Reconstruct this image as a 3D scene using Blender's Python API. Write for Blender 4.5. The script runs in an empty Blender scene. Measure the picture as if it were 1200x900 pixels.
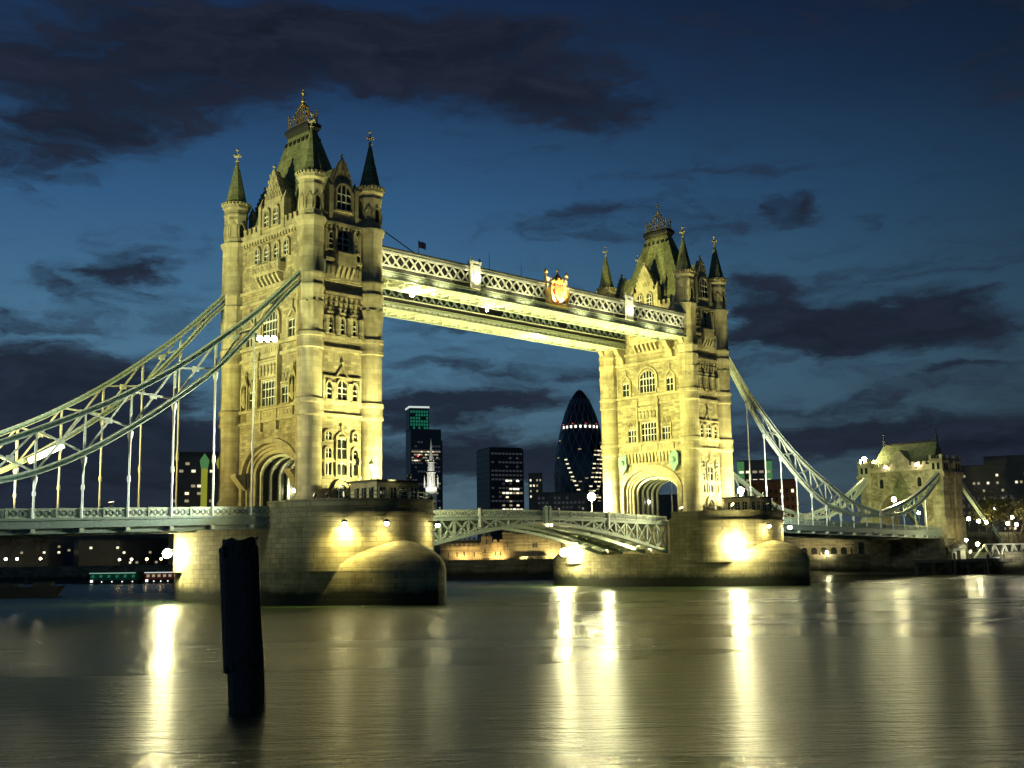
import bpy, bmesh, math, random
from mathutils import Vector, Matrix
random.seed(7)
R = math.radians
PI = math.pi
sc = bpy.context.scene
col = sc.collection

# ------------------------------------------------------------------ camera
cam_data = bpy.data.cameras.new("camera")
cam = bpy.data.objects.new("camera", cam_data)
col.objects.link(cam)
cam_data.sensor_width = 36.0
cam_data.lens = 36.0 * 1367.8 / 1200.0
cam_data.clip_start = 0.5
cam_data.clip_end = 20000
YAW, TILT, ROLL = 0.781, 0.148, -0.016
fw = Vector((math.sin(YAW) * math.cos(TILT), math.cos(YAW) * math.cos(TILT), math.sin(TILT)))
rt = Vector((math.cos(YAW), -math.sin(YAW), 0))
up = rt.cross(fw)
rr = rt * math.cos(ROLL) + up * math.sin(ROLL)
uu = up * math.cos(ROLL) - rt * math.sin(ROLL)
cam.matrix_world = Matrix(((rr.x, uu.x, -fw.x, -92.136), (rr.y, uu.y, -fw.y, -134.878), (rr.z, uu.z, -fw.z, 5.813), (0, 0, 0, 1)))
sc.camera = cam
sc.view_settings.view_transform = 'Standard'
sc.view_settings.look = 'None'
sc.view_settings.exposure = 0.0
sc.view_settings.gamma = 1.0
sc.cycles.max_bounces = 6
sc.cycles.diffuse_bounces = 2
sc.cycles.glossy_bounces = 3
sc.cycles.transmission_bounces = 2
sc.cycles.sample_clamp_indirect = 6.0

# ------------------------------------------------------------------ node helper
class NT:
    def __init__(s, tree):
        s.t = tree; s.n = tree.nodes; s.l = tree.links
    def node(s, typ, **kw):
        n = s.n.new(typ)
        for k, v in kw.items():
            if k == 'inp':
                for i, x in v.items(): n.inputs[i].default_value = x
            else: setattr(n, k, v)
        return n
    def link(s, a, b): s.l.new(a, b)
    def math(s, op, a, b=None, c=None, clamp=False):
        n = s.n.new('ShaderNodeMath'); n.operation = op; n.use_clamp = clamp
        for i, x in enumerate((a, b, c)):
            if x is None: continue
            if isinstance(x, (int, float)): n.inputs[i].default_value = x
            else: s.l.new(x, n.inputs[i])
        return n.outputs[0]
    def ramp(s, fac, stops, interp='LINEAR'):
        n = s.n.new('ShaderNodeValToRGB'); cr = n.color_ramp; cr.interpolation = interp
        while len(cr.elements) > 1: cr.elements.remove(cr.elements[-1])
        for i, (p, c) in enumerate(stops):
            e = cr.elements[0] if i == 0 else cr.elements.new(p)
            e.position = p; e.color = tuple(c) + (1,) if len(c) == 3 else c
        s.l.new(fac, n.inputs[0]); return n.outputs[0]
    def mix(s, fac, a, b, typ='MIX'):
        n = s.n.new('ShaderNodeMix'); n.data_type = 'RGBA'; n.blend_type = typ
        for i, x in ((0, fac), (6, a), (7, b)):
            if isinstance(x, (int, float)): n.inputs[i].default_value = x
            elif isinstance(x, tuple): n.inputs[i].default_value = x if len(x) == 4 else x + (1,)
            else: s.l.new(x, n.inputs[i])
        return n.outputs[2]

# ------------------------------------------------------------------ dusk sky
world = bpy.data.worlds.new("World"); sc.world = world; world.use_nodes = True
wt = NT(world.node_tree); wt.n.clear()
tc = wt.node('ShaderNodeTexCoord')
sep = wt.node('ShaderNodeSeparateXYZ'); wt.link(tc.outputs['Generated'], sep.inputs[0])
el = wt.math('ARCSINE', sep.outputs[2]); az = wt.math('ARCTAN2', sep.outputs[0], sep.outputs[1])
ae = wt.node('ShaderNodeCombineXYZ'); wt.link(az, ae.inputs[0]); wt.link(el, ae.inputs[1])
SKY_SUN_EL, SKY_SUN_ROT = R(-2.0), R(20)
sky = wt.node('ShaderNodeTexSky', sky_type='NISHITA', sun_disc=False)
sky.sun_elevation = SKY_SUN_EL; sky.sun_rotation = SKY_SUN_ROT
base = wt.ramp(wt.math('DIVIDE', el, 0.6, clamp=True), [
    (0.0, (.05, .085, .115)), (.10, (.062, .135, .19)), (.32, (.056, .158, .268)), (.50, (.026, .095, .210)), (.64, (.011, .042, .11)), (.78, (.005, .019, .062)), (1.0, (.003, .010, .036))])
# the sky is darker away from the afterglow (towards the right of the bridge)
azf = wt.math('SUBTRACT', 1.0, wt.math('MULTIPLY', wt.math('MAXIMUM', wt.math('SUBTRACT', az, .70), 0.0), 1.25), clamp=True)
base = wt.mix(1.0, base, (0, 0, 0), 'ADD')
bs = wt.node('ShaderNodeVectorMath', operation='SCALE'); wt.link(base, bs.inputs[0]); wt.link(azf, bs.inputs[3])
ns = wt.node('ShaderNodeVectorMath', operation='SCALE', inp={3: 0.02}); wt.link(sky.outputs[0], ns.inputs[0])
skyc = wt.mix(1.0, bs.outputs[0], ns.outputs[0], 'ADD')
# clouds: soft banks at given bearings, torn up by noise
mpw = wt.node('ShaderNodeMapping'); mpw.inputs['Scale'].default_value = (9, 24, 1); wt.link(ae.outputs[0], mpw.inputs[0])
wn = wt.node('ShaderNodeTexNoise', inp={'Scale': 1.0, 'Detail': 7.0, 'Roughness': .58}); wt.link(mpw.outputs[0], wn.inputs['Vector'])
warp = wt.node('ShaderNodeVectorMath', operation='SUBTRACT'); wt.link(wn.outputs['Color'], warp.inputs[0]); warp.inputs[1].default_value = (.5, .5, .5)
wsc = wt.node('ShaderNodeVectorMath', operation='MULTIPLY'); wt.link(warp.outputs[0], wsc.inputs[0]); wsc.inputs[1].default_value = (.22, .06, 0)
aew = wt.node('ShaderNodeVectorMath', operation='ADD'); wt.link(ae.outputs[0], aew.inputs[0]); wt.link(wsc.outputs[0], aew.inputs[1])
CLOUDS = [(0.431,0.388,0.188,0.050,1.00),(0.693,0.419,0.207,0.042,1.00),(0.846,0.383,0.092,0.032,0.90),(0.580,0.441,0.228,0.031,0.80),
(0.393,0.331,0.085,0.033,0.80),(1.015,0.439,0.196,0.027,0.35),(0.437,0.227,0.078,0.022,0.60),(0.484,0.243,0.050,0.013,0.50),(0.386,0.190,0.062,0.009,0.45),
(0.40,0.055,0.22,0.035,0.9),(0.389,0.129,0.130,0.051,1.10),(0.482,0.083,0.098,0.042,1.10),(0.585,0.070,0.115,0.043,0.90),(1.028,0.285,0.048,0.015,0.80),(1.090,0.265,0.022,0.008,0.50),
(0.88,0.285,0.10,0.026,0.62),(0.97,0.32,0.12,0.02,0.3),(1.10,0.225,0.10,0.012,0.4),(0.74,0.20,0.09,0.010,0.4),(1.071,0.183,0.121,0.029,1.00),(1.002,0.202,0.058,0.036,0.80),(1.159,0.197,0.042,0.010,0.40),(1.155,0.144,0.031,0.006,0.50),
(0.722,0.127,0.088,0.019,0.70),(0.796,0.155,0.074,0.010,0.45),(0.751,0.090,0.103,0.022,0.80),(0.838,0.067,0.080,0.029,0.60),(1.073,0.095,0.119,0.024,0.70),
(1.163,0.077,0.061,0.019,0.90),(1.040,0.125,0.057,0.011,0.40),(0.707,0.160,0.052,0.007,0.45),(0.827,0.220,0.030,0.022,0.50),(1.212,0.385,0.042,0.058,0.40)]
tot = None
for a_, e_, ra, re, am in CLOUDS:
    sub = wt.node('ShaderNodeVectorMath', operation='SUBTRACT'); wt.link(aew.outputs[0], sub.inputs[0]); sub.inputs[1].default_value = (a_, e_, 0)
    mul = wt.node('ShaderNodeVectorMath', operation='MULTIPLY'); wt.link(sub.outputs[0], mul.inputs[0]); mul.inputs[1].default_value = (1 / ra, 1 / re, 0)
    ln = wt.node('ShaderNodeVectorMath', operation='LENGTH'); wt.link(mul.outputs[0], ln.inputs[0])
    mr = wt.node('ShaderNodeMapRange', interpolation_type='SMOOTHSTEP', inp={1: 1.25, 2: .35, 3: 0.0, 4: am}); wt.link(ln.outputs['Value'], mr.inputs[0])
    tot = mr.outputs[0] if tot is None else wt.math('ADD', tot, mr.outputs[0])
mp2 = wt.node('ShaderNodeMapping'); mp2.inputs['Scale'].default_value = (15, 48, 1); wt.link(aew.outputs[0], mp2.inputs[0])
n2 = wt.node('ShaderNodeTexNoise', inp={'Scale': 1.0, 'Detail': 8.0, 'Roughness': .6}); wt.link(mp2.outputs[0], n2.inputs['Vector'])
lowf = wt.node('ShaderNodeMapRange', interpolation_type='SMOOTHSTEP', inp={1: .30, 2: .10, 3: 0.0, 4: .36}); wt.link(el, lowf.inputs[0])
tot = wt.math('ADD', tot, lowf.outputs[0])
den = wt.math('ADD', wt.math('MULTIPLY', tot, .95), wt.math('MULTIPLY', wt.math('SUBTRACT', n2.outputs['Fac'], .52), 2.1))
cov = wt.node('ShaderNodeMapRange', interpolation_type='SMOOTHSTEP', inp={1: .0, 2: 1.0, 3: 0.0, 4: .95}); wt.link(den, cov.inputs[0])
ccol = wt.ramp(n2.outputs['Fac'], [(.3, (.0068, .0090, .0175)), (.7, (.0175, .0225, .041))])
skyc = wt.mix(cov.outputs[0], skyc, ccol)
bg = wt.node('ShaderNodeBackground', inp={'Strength': 1.0}); wt.link(skyc, bg.inputs[0])
wo = wt.node('ShaderNodeOutputWorld'); wt.link(bg.outputs[0], wo.inputs[0])

# last trace of the sun, already down
sun_d = bpy.data.lights.new("sun", 'SUN'); sun_d.energy = 0.004; sun_d.angle = R(10); sun_d.color = (1, .8, .65)
sun = bpy.data.objects.new("sun", sun_d); col.objects.link(sun); sun.rotation_euler = (R(86), 0, R(200))

# ------------------------------------------------------------------ materials
def new_mat(name):
    m = bpy.data.materials.new(name); m.use_nodes = True
    nt = NT(m.node_tree); b = nt.n['Principled BSDF']
    return m, nt, b
def plain(name, c, rough=.6, metal=0.0, var=.25, scale=3.0, bump=0.0):
    m, nt, b = new_mat(name)
    t = nt.node('ShaderNodeTexCoord')
    n = nt.node('ShaderNodeTexNoise', inp={'Scale': scale, 'Detail': 6.0, 'Roughness': .6}); nt.link(t.outputs['Object'], n.inputs['Vector'])
    lo = tuple(x * (1 - var) for x in c); hi = tuple(min(1, x * (1 + var)) for x in c)
    nt.link(nt.ramp(n.outputs['Fac'], [(.3, lo), (.7, hi)]), b.inputs['Base Color'])
    b.inputs['Roughness'].default_value = rough; b.inputs['Metallic'].default_value = metal
    if bump:
        bm_ = nt.node('ShaderNodeBump', inp={'Strength': bump, 'Distance': .05}); nt.link(n.outputs['Fac'], bm_.inputs['Height']); nt.link(bm_.outputs[0], b.inputs['Normal'])
    return m
def masonry(name, c, bw, bh, mort=.02, tide=False, dark=.55, contrast=.38, bump=.6):
    m, nt, b = new_mat(name)
    g = nt.node('ShaderNodeNewGeometry'); s = nt.node('ShaderNodeSeparateXYZ'); nt.link(g.outputs['Position'], s.inputs[0])
    cv = nt.node('ShaderNodeCombineXYZ'); nt.link(nt.math('ADD', s.outputs[0], s.outputs[1]), cv.inputs[0]); nt.link(s.outputs[2], cv.inputs[1])
    br = nt.node('ShaderNodeTexBrick', inp={'Scale': 1.0, 'Mortar Size': mort, 'Mortar Smooth': .3, 'Brick Width': bw, 'Row Height': bh, 'Bias': 0.0})
    lo = tuple(x * (1 - contrast) for x in c); hi = tuple(x * (1 + contrast * .6) for x in c)
    br.inputs['Color1'].default_value = lo + (1,); br.inputs['Color2'].default_value = hi + (1,)
    br.inputs['Mortar'].default_value = tuple(x * dark for x in c) + (1,)
    nt.link(cv.outputs[0], br.inputs['Vector'])
    n = nt.node('ShaderNodeTexNoise', inp={'Scale': .35, 'Detail': 9.0, 'Roughness': .62}); nt.link(g.outputs['Position'], n.inputs['Vector'])
    mp = nt.node('ShaderNodeMapping'); mp.inputs['Scale'].default_value = (1.6, 1.6, .12); nt.link(g.outputs['Position'], mp.inputs[0])
    n3 = nt.node('ShaderNodeTexNoise', inp={'Scale': 1.0, 'Detail': 6.0, 'Roughness': .65}); nt.link(mp.outputs[0], n3.inputs['Vector'])
    w = nt.ramp(n.outputs['Fac'], [(.30, (.56, .54, .48)), (.5, (.95, .95, .95)), (.75, (1.1, 1.08, 1.02))])
    c1 = nt.mix(1.0, br.outputs['Color'], w, 'MULTIPLY')
    st = nt.ramp(n3.outputs['Fac'], [(.36, (.74, .72, .66)), (.56, (1, 1, 1))])
    c1 = nt.mix(.8, c1, st, 'MULTIPLY')
    if tide:
        zz = nt.math('ADD', s.outputs[2], nt.math('MULTIPLY', nt.math('SUBTRACT', n.outputs['Fac'], .5), 1.6))
        f = nt.node('ShaderNodeMapRange', inp={1: 1.9, 2: 3.0, 3: 1.0, 4: 0.0}); nt.link(zz, f.inputs[0])
        c1 = nt.mix(f.outputs[0], c1, (.022, .024, .014))
    nt.link(c1, b.inputs['Base Color'])
    b.inputs['Roughness'].default_value = .85
    b.inputs['Specular IOR Level'].default_value = .25
    fine = nt.node('ShaderNodeTexNoise', inp={'Scale': 4.0, 'Detail': 5.0}); nt.link(g.outputs['Position'], fine.inputs['Vector'])
    h = nt.math('ADD', nt.math('MULTIPLY', br.outputs['Fac'], -1.0), nt.math('MULTIPLY', fine.outputs['Fac'], .5))
    bp = nt.node('ShaderNodeBump', inp={'Strength': bump, 'Distance': .06}); nt.link(h, bp.inputs['Height']); nt.link(bp.outputs[0], b.inputs['Normal'])
    return m
def emit(name, c, s):
    m, nt, b = new_mat(name)
    b.inputs['Base Color'].default_value = (.1, .1, .1, 1)
    b.inputs['Emission Color'].default_value = tuple(c) + (1,); b.inputs['Emission Strength'].default_value = s
    return m
M = {}
M['stone'] = masonry('granite_rubble', (.43, .38, .235), .95, .42)
M['dressed'] = masonry('portland_stone', (.50, .445, .285), 1.5, .7, mort=.012, contrast=.2, bump=.3)
M['pier'] = masonry('pier_granite', (.29, .255, .145), 1.7, .62, mort=.03, tide=True, dark=.55, contrast=.25, bump=.9)
M['quay'] = masonry('quay_wall', (.16, .15, .11), 1.6, .6, mort=.03, tide=True, dark=.5)
M['castle'] = masonry('castle_ragstone', (.40, .35, .24), .9, .4, dark=.6)
M['brownbrick'] = masonry('brown_brick', (.22, .11, .06), .6, .2, mort=.012)
M['slate'] = masonry('roof_slate', (.28, .30, .16), .6, .32, mort=.02, dark=.5, contrast=.3, bump=.5)
M['lead'] = plain('dark_lead', (.03, .03, .028), .5)
M['gold'] = plain('gilded_metal', (.75, .50, .14), .38, .85)
M['teal'] = plain('teal_paint', (.42, .57, .49), .45, 0, .32)
M['pale'] = plain('pale_paint', (.62, .64, .50), .5, 0, .32)
M['white'] = plain('white_paint', (.78, .78, .70), .5, 0, .08)
M['sage'] = plain('sage_paint', (.36, .42, .31), .5, 0, .32)
M['gird'] = plain('blue_grey_paint', (.24, .31, .28), .5, 0, .2)
M['truss'] = plain('grey_green_paint', (.36, .43, .36), .5, 0, .32)
M['darksteel'] = plain('dark_steel', (.035, .04, .035), .5, 0, .3)
M['asphalt'] = plain('asphalt', (.05, .05, .05), .9)
M['glass'] = plain('dark_glass', (.018, .02, .016), .12, 0, .3)
M['dark'] = plain('dark_facade', (.035, .036, .042), .35, 0, .35, .3)
M['darkglass'] = plain('tower_glass', (.022, .026, .030), .25, 0, .3, .2)
M['diagrid'] = plain('pale_steel_frame', (.30, .33, .36), .5)
M['timber'] = plain('wet_timber', (.030, .026, .020), .55, 0, .6, 5.0, .9)
M['mud'] = plain('foreshore_mud', (.035, .032, .022), .9, 0, .4, .5, .5)
M['land'] = plain('city_ground', (.03, .032, .028), .9)
M['bark'] = plain('bark', (.06, .045, .03), .9)
M['leaf'] = plain('autumn_leaf', (.20, .17, .035), .7, 0, .5)
M['leafdark'] = plain('dark_leaf', (.045, .055, .02), .7, 0, .5)
M['red'] = plain('red_paint', (.40, .05, .035), .5)
M['cloth'] = plain('white_cloth', (.8, .8, .78), .8)
M['green'] = plain('green_paint', (.03, .20, .10), .5)
M['hull'] = plain('barge_hull', (.02, .02, .02), .6)
M['copper'] = plain('verdigris_copper', (.22, .38, .32), .6, 0, .25)
WARM = (1, .90, .46); SOD = (1, .62, .2); COOL = (.95, 1, .78)
M['lens'] = emit('flood_lens', (1, .95, .62), 90)
M['lens_dim'] = emit('flood_lens_small', (1, .93, .5), 7)
M['lens_low'] = emit('flood_lens_dimmed', (1, .93, .5), .9)  # no hood: lens glow turned down so the lamps hardly show
M['globe'] = emit('lamp_globe', (1, .92, .48), 240)
M['globe_big'] = emit('lamp_globe_bright', (1, .93, .48), 720)
M['globe_far'] = emit('lamp_globe_far', (1, .9, .62), 50)
M['globe_sod'] = emit('lamp_globe_sodium', (1, .66, .25), 22)
M['lit'] = emit('lit_window', (1, .88, .58), 1.3)
M['lit_dim'] = emit('lit_window_dim', (1, .84, .5), .35)
M['added_glow'] = emit('added_facade_glow', (.8, .85, 1), .035)  # invented faint glow panels that bring out the dark facades
M['lit_white'] = emit('lit_window_white', (1, .97, .85), 2.2)
M['lit_green'] = emit('lit_window_green', (.05, .85, .45), .14)
M['lit_blue'] = emit('lit_blue', (.25, .25, 1), 1.0)
M['strip_white'] = emit('white_light_strip', (.9, 1, .95), .7)
M['strip_green'] = emit('green_light_strip', (.5, 1, .75), .4)
M['red_lamp'] = emit('red_warning_lamp', (1, .08, .05), 3.0)
M['spire_lit'] = plain('white_spire_stone', (.8, .8, .72), .7)
M['banner'] = emit('lit_yellow_banner', (.62, .66, .04), .38)
M['banner_green'] = emit('lit_green_cap', (.12, .4, .12), .45)

# water -----------------------------------------------------------------
m, nt, b = new_mat('river_water'); M['water'] = m
g = nt.node('ShaderNodeNewGeometry')
mp = nt.node('ShaderNodeMapping'); mp.inputs['Rotation'].default_value = (0, 0, R(45)); nt.link(g.outputs['Position'], mp.inputs[0])
mpa = nt.node('ShaderNodeMapping'); mpa.inputs['Scale'].default_value = (.30, 1.2, 1); nt.link(mp.outputs[0], mpa.inputs[0])
na = nt.node('ShaderNodeTexNoise', inp={'Scale': 1.0, 'Detail': 5.0, 'Roughness': .55, 'Distortion': .4}); nt.link(mpa.outputs[0], na.inputs['Vector'])
mpb = nt.node('ShaderNodeMapping'); mpb.inputs['Scale'].default_value = (1.6, 4.6, 1); nt.link(mp.outputs[0], mpb.inputs[0])
nb = nt.node('ShaderNodeTexNoise', inp={'Scale': 1.0, 'Detail': 4.0, 'Roughness': .6}); nt.link(mpb.outputs[0], nb.inputs['Vector'])
mpc = nt.node('ShaderNodeMapping'); mpc.inputs['Scale'].default_value = (.006, .028, 1); nt.link(mp.outputs[0], mpc.inputs[0])
nc = nt.node('ShaderNodeTexNoise', inp={'Scale': 1.0, 'Detail': 4.0, 'Roughness': .55}); nt.link(mpc.outputs[0], nc.inputs['Vector'])
h = nt.math('ADD', nt.math('MULTIPLY', na.outputs['Fac'], .75), nt.math('MULTIPLY', nb.outputs['Fac'], .46))
cs = nt.node('ShaderNodeMapRange', inp={1: .40, 2: .60, 3: .35, 4: 1.0}); nt.link(nc.outputs['Fac'], cs.inputs[0])
bp = nt.node('ShaderNodeBump', inp={'Strength': 1.0, 'Distance': .58}); nt.link(cs.outputs[0], bp.inputs['Strength']); nt.link(h, bp.inputs['Height']); nt.link(bp.outputs[0], b.inputs['Normal'])
rg = nt.node('ShaderNodeMapRange', inp={1: .38, 2: .62, 3: .18, 4: .28}); nt.link(nc.outputs['Fac'], rg.inputs[0]); nt.link(rg.outputs[0], b.inputs['Roughness'])
b.inputs['Base Color'].default_value = (.030, .056, .018, 1); b.inputs['IOR'].default_value = 1.33
b.inputs['Specular IOR Level'].default_value = .5

# ------------------------------------------------------------------ mesh builder
WL = {}
def loc_of(o): return WL.get(o.name, Vector((0, 0, 0))) if o else Vector((0, 0, 0))
class MB:
    def __init__(s): s.v = []; s.f = []; s.mi = []; s.M = None; s.m = 0
    def add(s, vs, fs, m=None):
        k = len(s.v)
        s.v += [s.M @ Vector(v) if s.M else Vector(v) for v in vs]
        s.f += [tuple(i + k for i in f) for f in fs]; s.mi += [s.m if m is None else m] * len(fs)
    def box(s, x0, x1, y0, y1, z0, z1, m=None):
        s.add([(x0, y0, z0), (x1, y0, z0), (x1, y1, z0), (x0, y1, z0), (x0, y0, z1), (x1, y0, z1), (x1, y1, z1), (x0, y1, z1)],
              [(3, 2, 1, 0), (4, 5, 6, 7), (0, 1, 5, 4), (1, 2, 6, 5), (2, 3, 7, 6), (3, 0, 4, 7)], m)
    def frustum(s, cx, cy, a0, b0, z0, a1, b1, z1, m=None):
        s.add([(cx - a0, cy - b0, z0), (cx + a0, cy - b0, z0), (cx + a0, cy + b0, z0), (cx - a0, cy + b0, z0),
               (cx - a1, cy - b1, z1), (cx + a1, cy - b1, z1), (cx + a1, cy + b1, z1), (cx - a1, cy + b1, z1)],
              [(3, 2, 1, 0), (4, 5, 6, 7), (0, 1, 5, 4), (1, 2, 6, 5), (2, 3, 7, 6), (3, 0, 4, 7)], m)
    def lathe(s, cx, cy, prof, n=16, m=None, rot=None, sy=1.0):
        rot = PI / n if rot is None else rot
        vs = []; fs = []
        for r, z in prof:
            for i in range(n):
                a = rot + 2 * PI * i / n; vs.append((cx + r * math.cos(a), cy + sy * r * math.sin(a), z))
        for j in range(len(prof) - 1):
            for i in range(n):
                k = (i + 1) % n; fs.append((j * n + i, j * n + k, (j + 1) * n + k, (j + 1) * n + i))
        fs.append(tuple(range(n - 1, -1, -1))); fs.append(tuple((len(prof) - 1) * n + i for i in range(n)))
        s.add(vs, fs, m)
    def bar(s, a, b, w, h=None, m=None, n=4):
        a = Vector(a); b = Vector(b); h = h or w; d = (b - a)
        if d.length < 1e-6: return
        d.normalize(); ref = Vector((0, 0, 1)) if abs(d.z) < .95 else Vector((0, 1, 0))
        x = d.cross(ref).normalized(); y = x.cross(d).normalized()
        vs = []
        for p in (a, b):
            if n == 4:
                for sx, sy in ((-1, -1), (1, -1), (1, 1), (-1, 1)): vs.append(p + x * (sx * w / 2) + y * (sy * h / 2))
            else:
                for i in range(n): vs.append(p + x * (math.cos(2 * PI * i / n) * w / 2) + y * (math.sin(2 * PI * i / n) * h / 2))
        fs = [(i, (i + 1) % n, n + (i + 1) % n, n + i) for i in range(n)] + [tuple(range(n - 1, -1, -1)), tuple(range(n, 2 * n))]
        s.add(vs, fs, m)
    def prism(s, poly, axis, d0, d1, m=None):
        """poly: 2-D points. axis 'x': (y,z) pairs; 'y': (x,z); 'z': (x,y)."""
        n = len(poly)
        def P(p, d): return (d, p[0], p[1]) if axis == 'x' else ((p[0], d, p[1]) if axis == 'y' else (p[0], p[1], d))
        vs = [P(p, d0) for p in poly] + [P(p, d1) for p in poly]
        fs = [tuple(range(n)), tuple(range(2 * n - 1, n - 1, -1))] + [(i, n + i, n + (i + 1) % n, (i + 1) % n) for i in range(n)]
        s.add(vs, fs, m)
    def band(s, inner, outer, axis, d0, d1, m=None):
        """open strip between two equal-length outlines, extruded along axis"""
        n = len(inner)
        def P(p, d): return (d, p[0], p[1]) if axis == 'x' else (p[0], d, p[1])
        vs = [P(p, d) for d in (d0, d1) for q in (inner, outer) for p in q]
        I0, O0, I1, O1 = 0, n, 2 * n, 3 * n; fs = []
        for i in range(n - 1):
            j = i + 1
            fs += [(I0 + i, I0 + j, O0 + j, O0 + i), (I1 + i, O1 + i, O1 + j, I1 + j), (I0 + i, I1 + i, I1 + j, I0 + j), (O0 + i, O0 + j, O1 + j, O1 + i)]
        fs += [(I0, O0, O1, I1), (I0 + n - 1, I1 + n - 1, O1 + n - 1, O0 + n - 1)]
        s.add(vs, fs, m)
    def sphere(s, c, r, m=None, n=10, k=6, sz=1.0):
        prof = [(max(1e-3, r * math.sin(PI * i / k)), c[2] - r * sz * math.cos(PI * i / k)) for i in range(k + 1)]
        s.lathe(c[0], c[1], prof, n, m)
    def sweep(s, pts, w, h, m=None):
        """box section along a polyline in a plane y = const"""
        vs = []; n = len(pts)
        for i, p in enumerate(pts):
            a = Vector(pts[max(0, i - 1)]); c = Vector(pts[min(n - 1, i + 1)]); t = (c - a).normalized(); nn = Vector((-t.z, 0, t.x)); p = Vector(p)
            if nn.z < 0: nn = -nn
            for sy, sz in ((-1, -1), (1, -1), (1, 1), (-1, 1)): vs.append(p + Vector((0, sy * w / 2, 0)) + nn * (sz * h / 2))
        fs = [(4 * i + k, 4 * i + (k + 1) % 4, 4 * i + 4 + (k + 1) % 4, 4 * i + 4 + k) for i in range(n - 1) for k in range(4)]
        fs += [(3, 2, 1, 0), (4 * n - 4, 4 * n - 3, 4 * n - 2, 4 * n - 1)]
        s.add(vs, fs, m)
    def mesh(s, name, mats, smooth=False, origin=Vector((0, 0, 0))):
        me = bpy.data.meshes.new(name)
        me.from_pydata([tuple(v - origin) for v in s.v], [], s.f)
        for x in (mats if isinstance(mats, (list, tuple)) else [mats]): me.materials.append(M[x])
        me.polygons.foreach_set('material_index', s.mi)
        bm = bmesh.new(); bm.from_mesh(me); bmesh.ops.recalc_face_normals(bm, faces=bm.faces); bm.to_mesh(me); bm.free()
        if smooth:
            me.polygons.foreach_set('use_smooth', [True] * len(me.polygons)); me.set_sharp_from_angle(angle=R(38))
        me.update(); return me
    def build(s, name, mats, parent=None, smooth=False, at=None):
        pl = loc_of(parent)
        org = Vector(at) if at is not None else pl
        me = s.mesh(name, mats, smooth, org)
        o = bpy.data.objects.new(name, me); col.objects.link(o)
        o.location = org - pl
        if parent: o.parent = parent
        WL[o.name] = org.copy()
        return o
def tag(o, label, cat, group=None, kind=None):
    if label: o['label'] = label
    if cat: o['category'] = cat
    if group: o['group'] = group
    if kind: o['kind'] = kind
    return o
def thing(name, label, cat, loc=(0, 0, 0), group=None):
    o = bpy.data.objects.new(name, None); col.objects.link(o); o.location = loc; WL[o.name] = Vector(loc)
    o.empty_display_size = .5
    return tag(o, label, cat, group)
def put(name, mesh, parent, loc, rz=0.0):
    """a part that shares mesh data; loc in world coordinates"""
    o = bpy.data.objects.new(name, mesh); col.objects.link(o)
    o.parent = parent; o.location = Vector(loc) - loc_of(parent); o.rotation_euler = (0, 0, rz); WL[o.name] = Vector(loc)
    return o
def struct(name, mb, mats):
    o = mb.build(name, mats); o['kind'] = 'structure'; return o
def ell(half, spring, apex, base, n=18, c=0.0):
    """outline of a depressed arch from the right foot over to the left foot"""
    p = [(c + half, base)] + [(c + half * math.cos(PI * i / n), spring + (apex - spring) * math.sin(PI * i / n)) for i in range(n + 1)] + [(c - half, base)]
    return p
def gothic(half, spring, apex, base, n=6, c=0.0):
    p = [(c + half, base)]
    for i in range(n + 1):
        t = i / n; p.append((c + half * math.cos(t * PI / 2) ** .85 if i < n else c, spring + (apex - spring) * math.sin(t * PI / 2) ** 1.0))
    q = [(2 * c - x, z) for x, z in reversed(p[:-1])]
    return p + q
def catmull(P, k=6):
    out = []
    for i in range(len(P) - 1):
        p0 = P[max(0, i - 1)]; p1 = P[i]; p2 = P[i + 1]; p3 = P[min(len(P) - 1, i + 2)]
        for j in range(k):
            t = j / k
            out.append(tuple(.5 * ((2 * p1[d]) + (-p0[d] + p2[d]) * t + (2 * p0[d] - 5 * p1[d] + 4 * p2[d] - p3[d]) * t * t + (-p0[d] + 3 * p1[d] - 3 * p2[d] + p3[d]) * t ** 3) for d in (0, 1)))
    out.append(P[-1]); return out

# ------------------------------------------------------------------ lamps
def spot_light(parent, loc, target, watts, deg, color=WARM, blend=.6, rad=.25):
    d = bpy.data.lights.new('lamp', 'SPOT'); d.energy = watts; d.spot_size = R(deg); d.spot_blend = blend; d.color = color; d.shadow_soft_size = rad
    o = bpy.data.objects.new('lamp', d); col.objects.link(o); o.parent = parent
    o.location = Vector(loc) - loc_of(parent)
    o.rotation_euler = (Vector(target) - Vector(loc)).to_track_quat('-Z', 'Y').to_euler()
    return o
def floodlight(label, loc, target, watts, deg, color=WARM, size=.5, lens='lens_dim', blend=.6, group=None, stand=.5, name='floodlight'):
    """a flood lamp: bracket, tilted drum housing and glass, with its own light"""
    L = Vector(loc); t = thing(name, label, 'floodlight', L - Vector((0, 0, stand)), group)
    d = (Vector(target) - L).normalized(); q = d.to_track_quat('Z', 'Y').to_matrix().to_4x4()
    hb = MB(); hb.M = Matrix.Translation(L) @ q; hb.lathe(0, 0, [(size * .45, -size * .9), (size * .6, -size * .5), (size, .0), (size, .08)], 12); hb.build('housing', 'darksteel', t)
    gb = MB(); gb.M = hb.M; gb.lathe(0, 0, [(size * .9, .085), (size * .9, .1)], 12); gb.build('lens', lens, t)
    bb = MB(); bb.bar(L - Vector((0, 0, stand)), L - Vector((0, 0, .1)), .12); bb.box(L.x - .25, L.x + .25, L.y - .25, L.y + .25, L.z - stand, L.z - stand + .06); bb.build('bracket', 'darksteel', t)
    spot_light(t, L + d * .3, target, watts, deg, color, blend)
    return t
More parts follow.
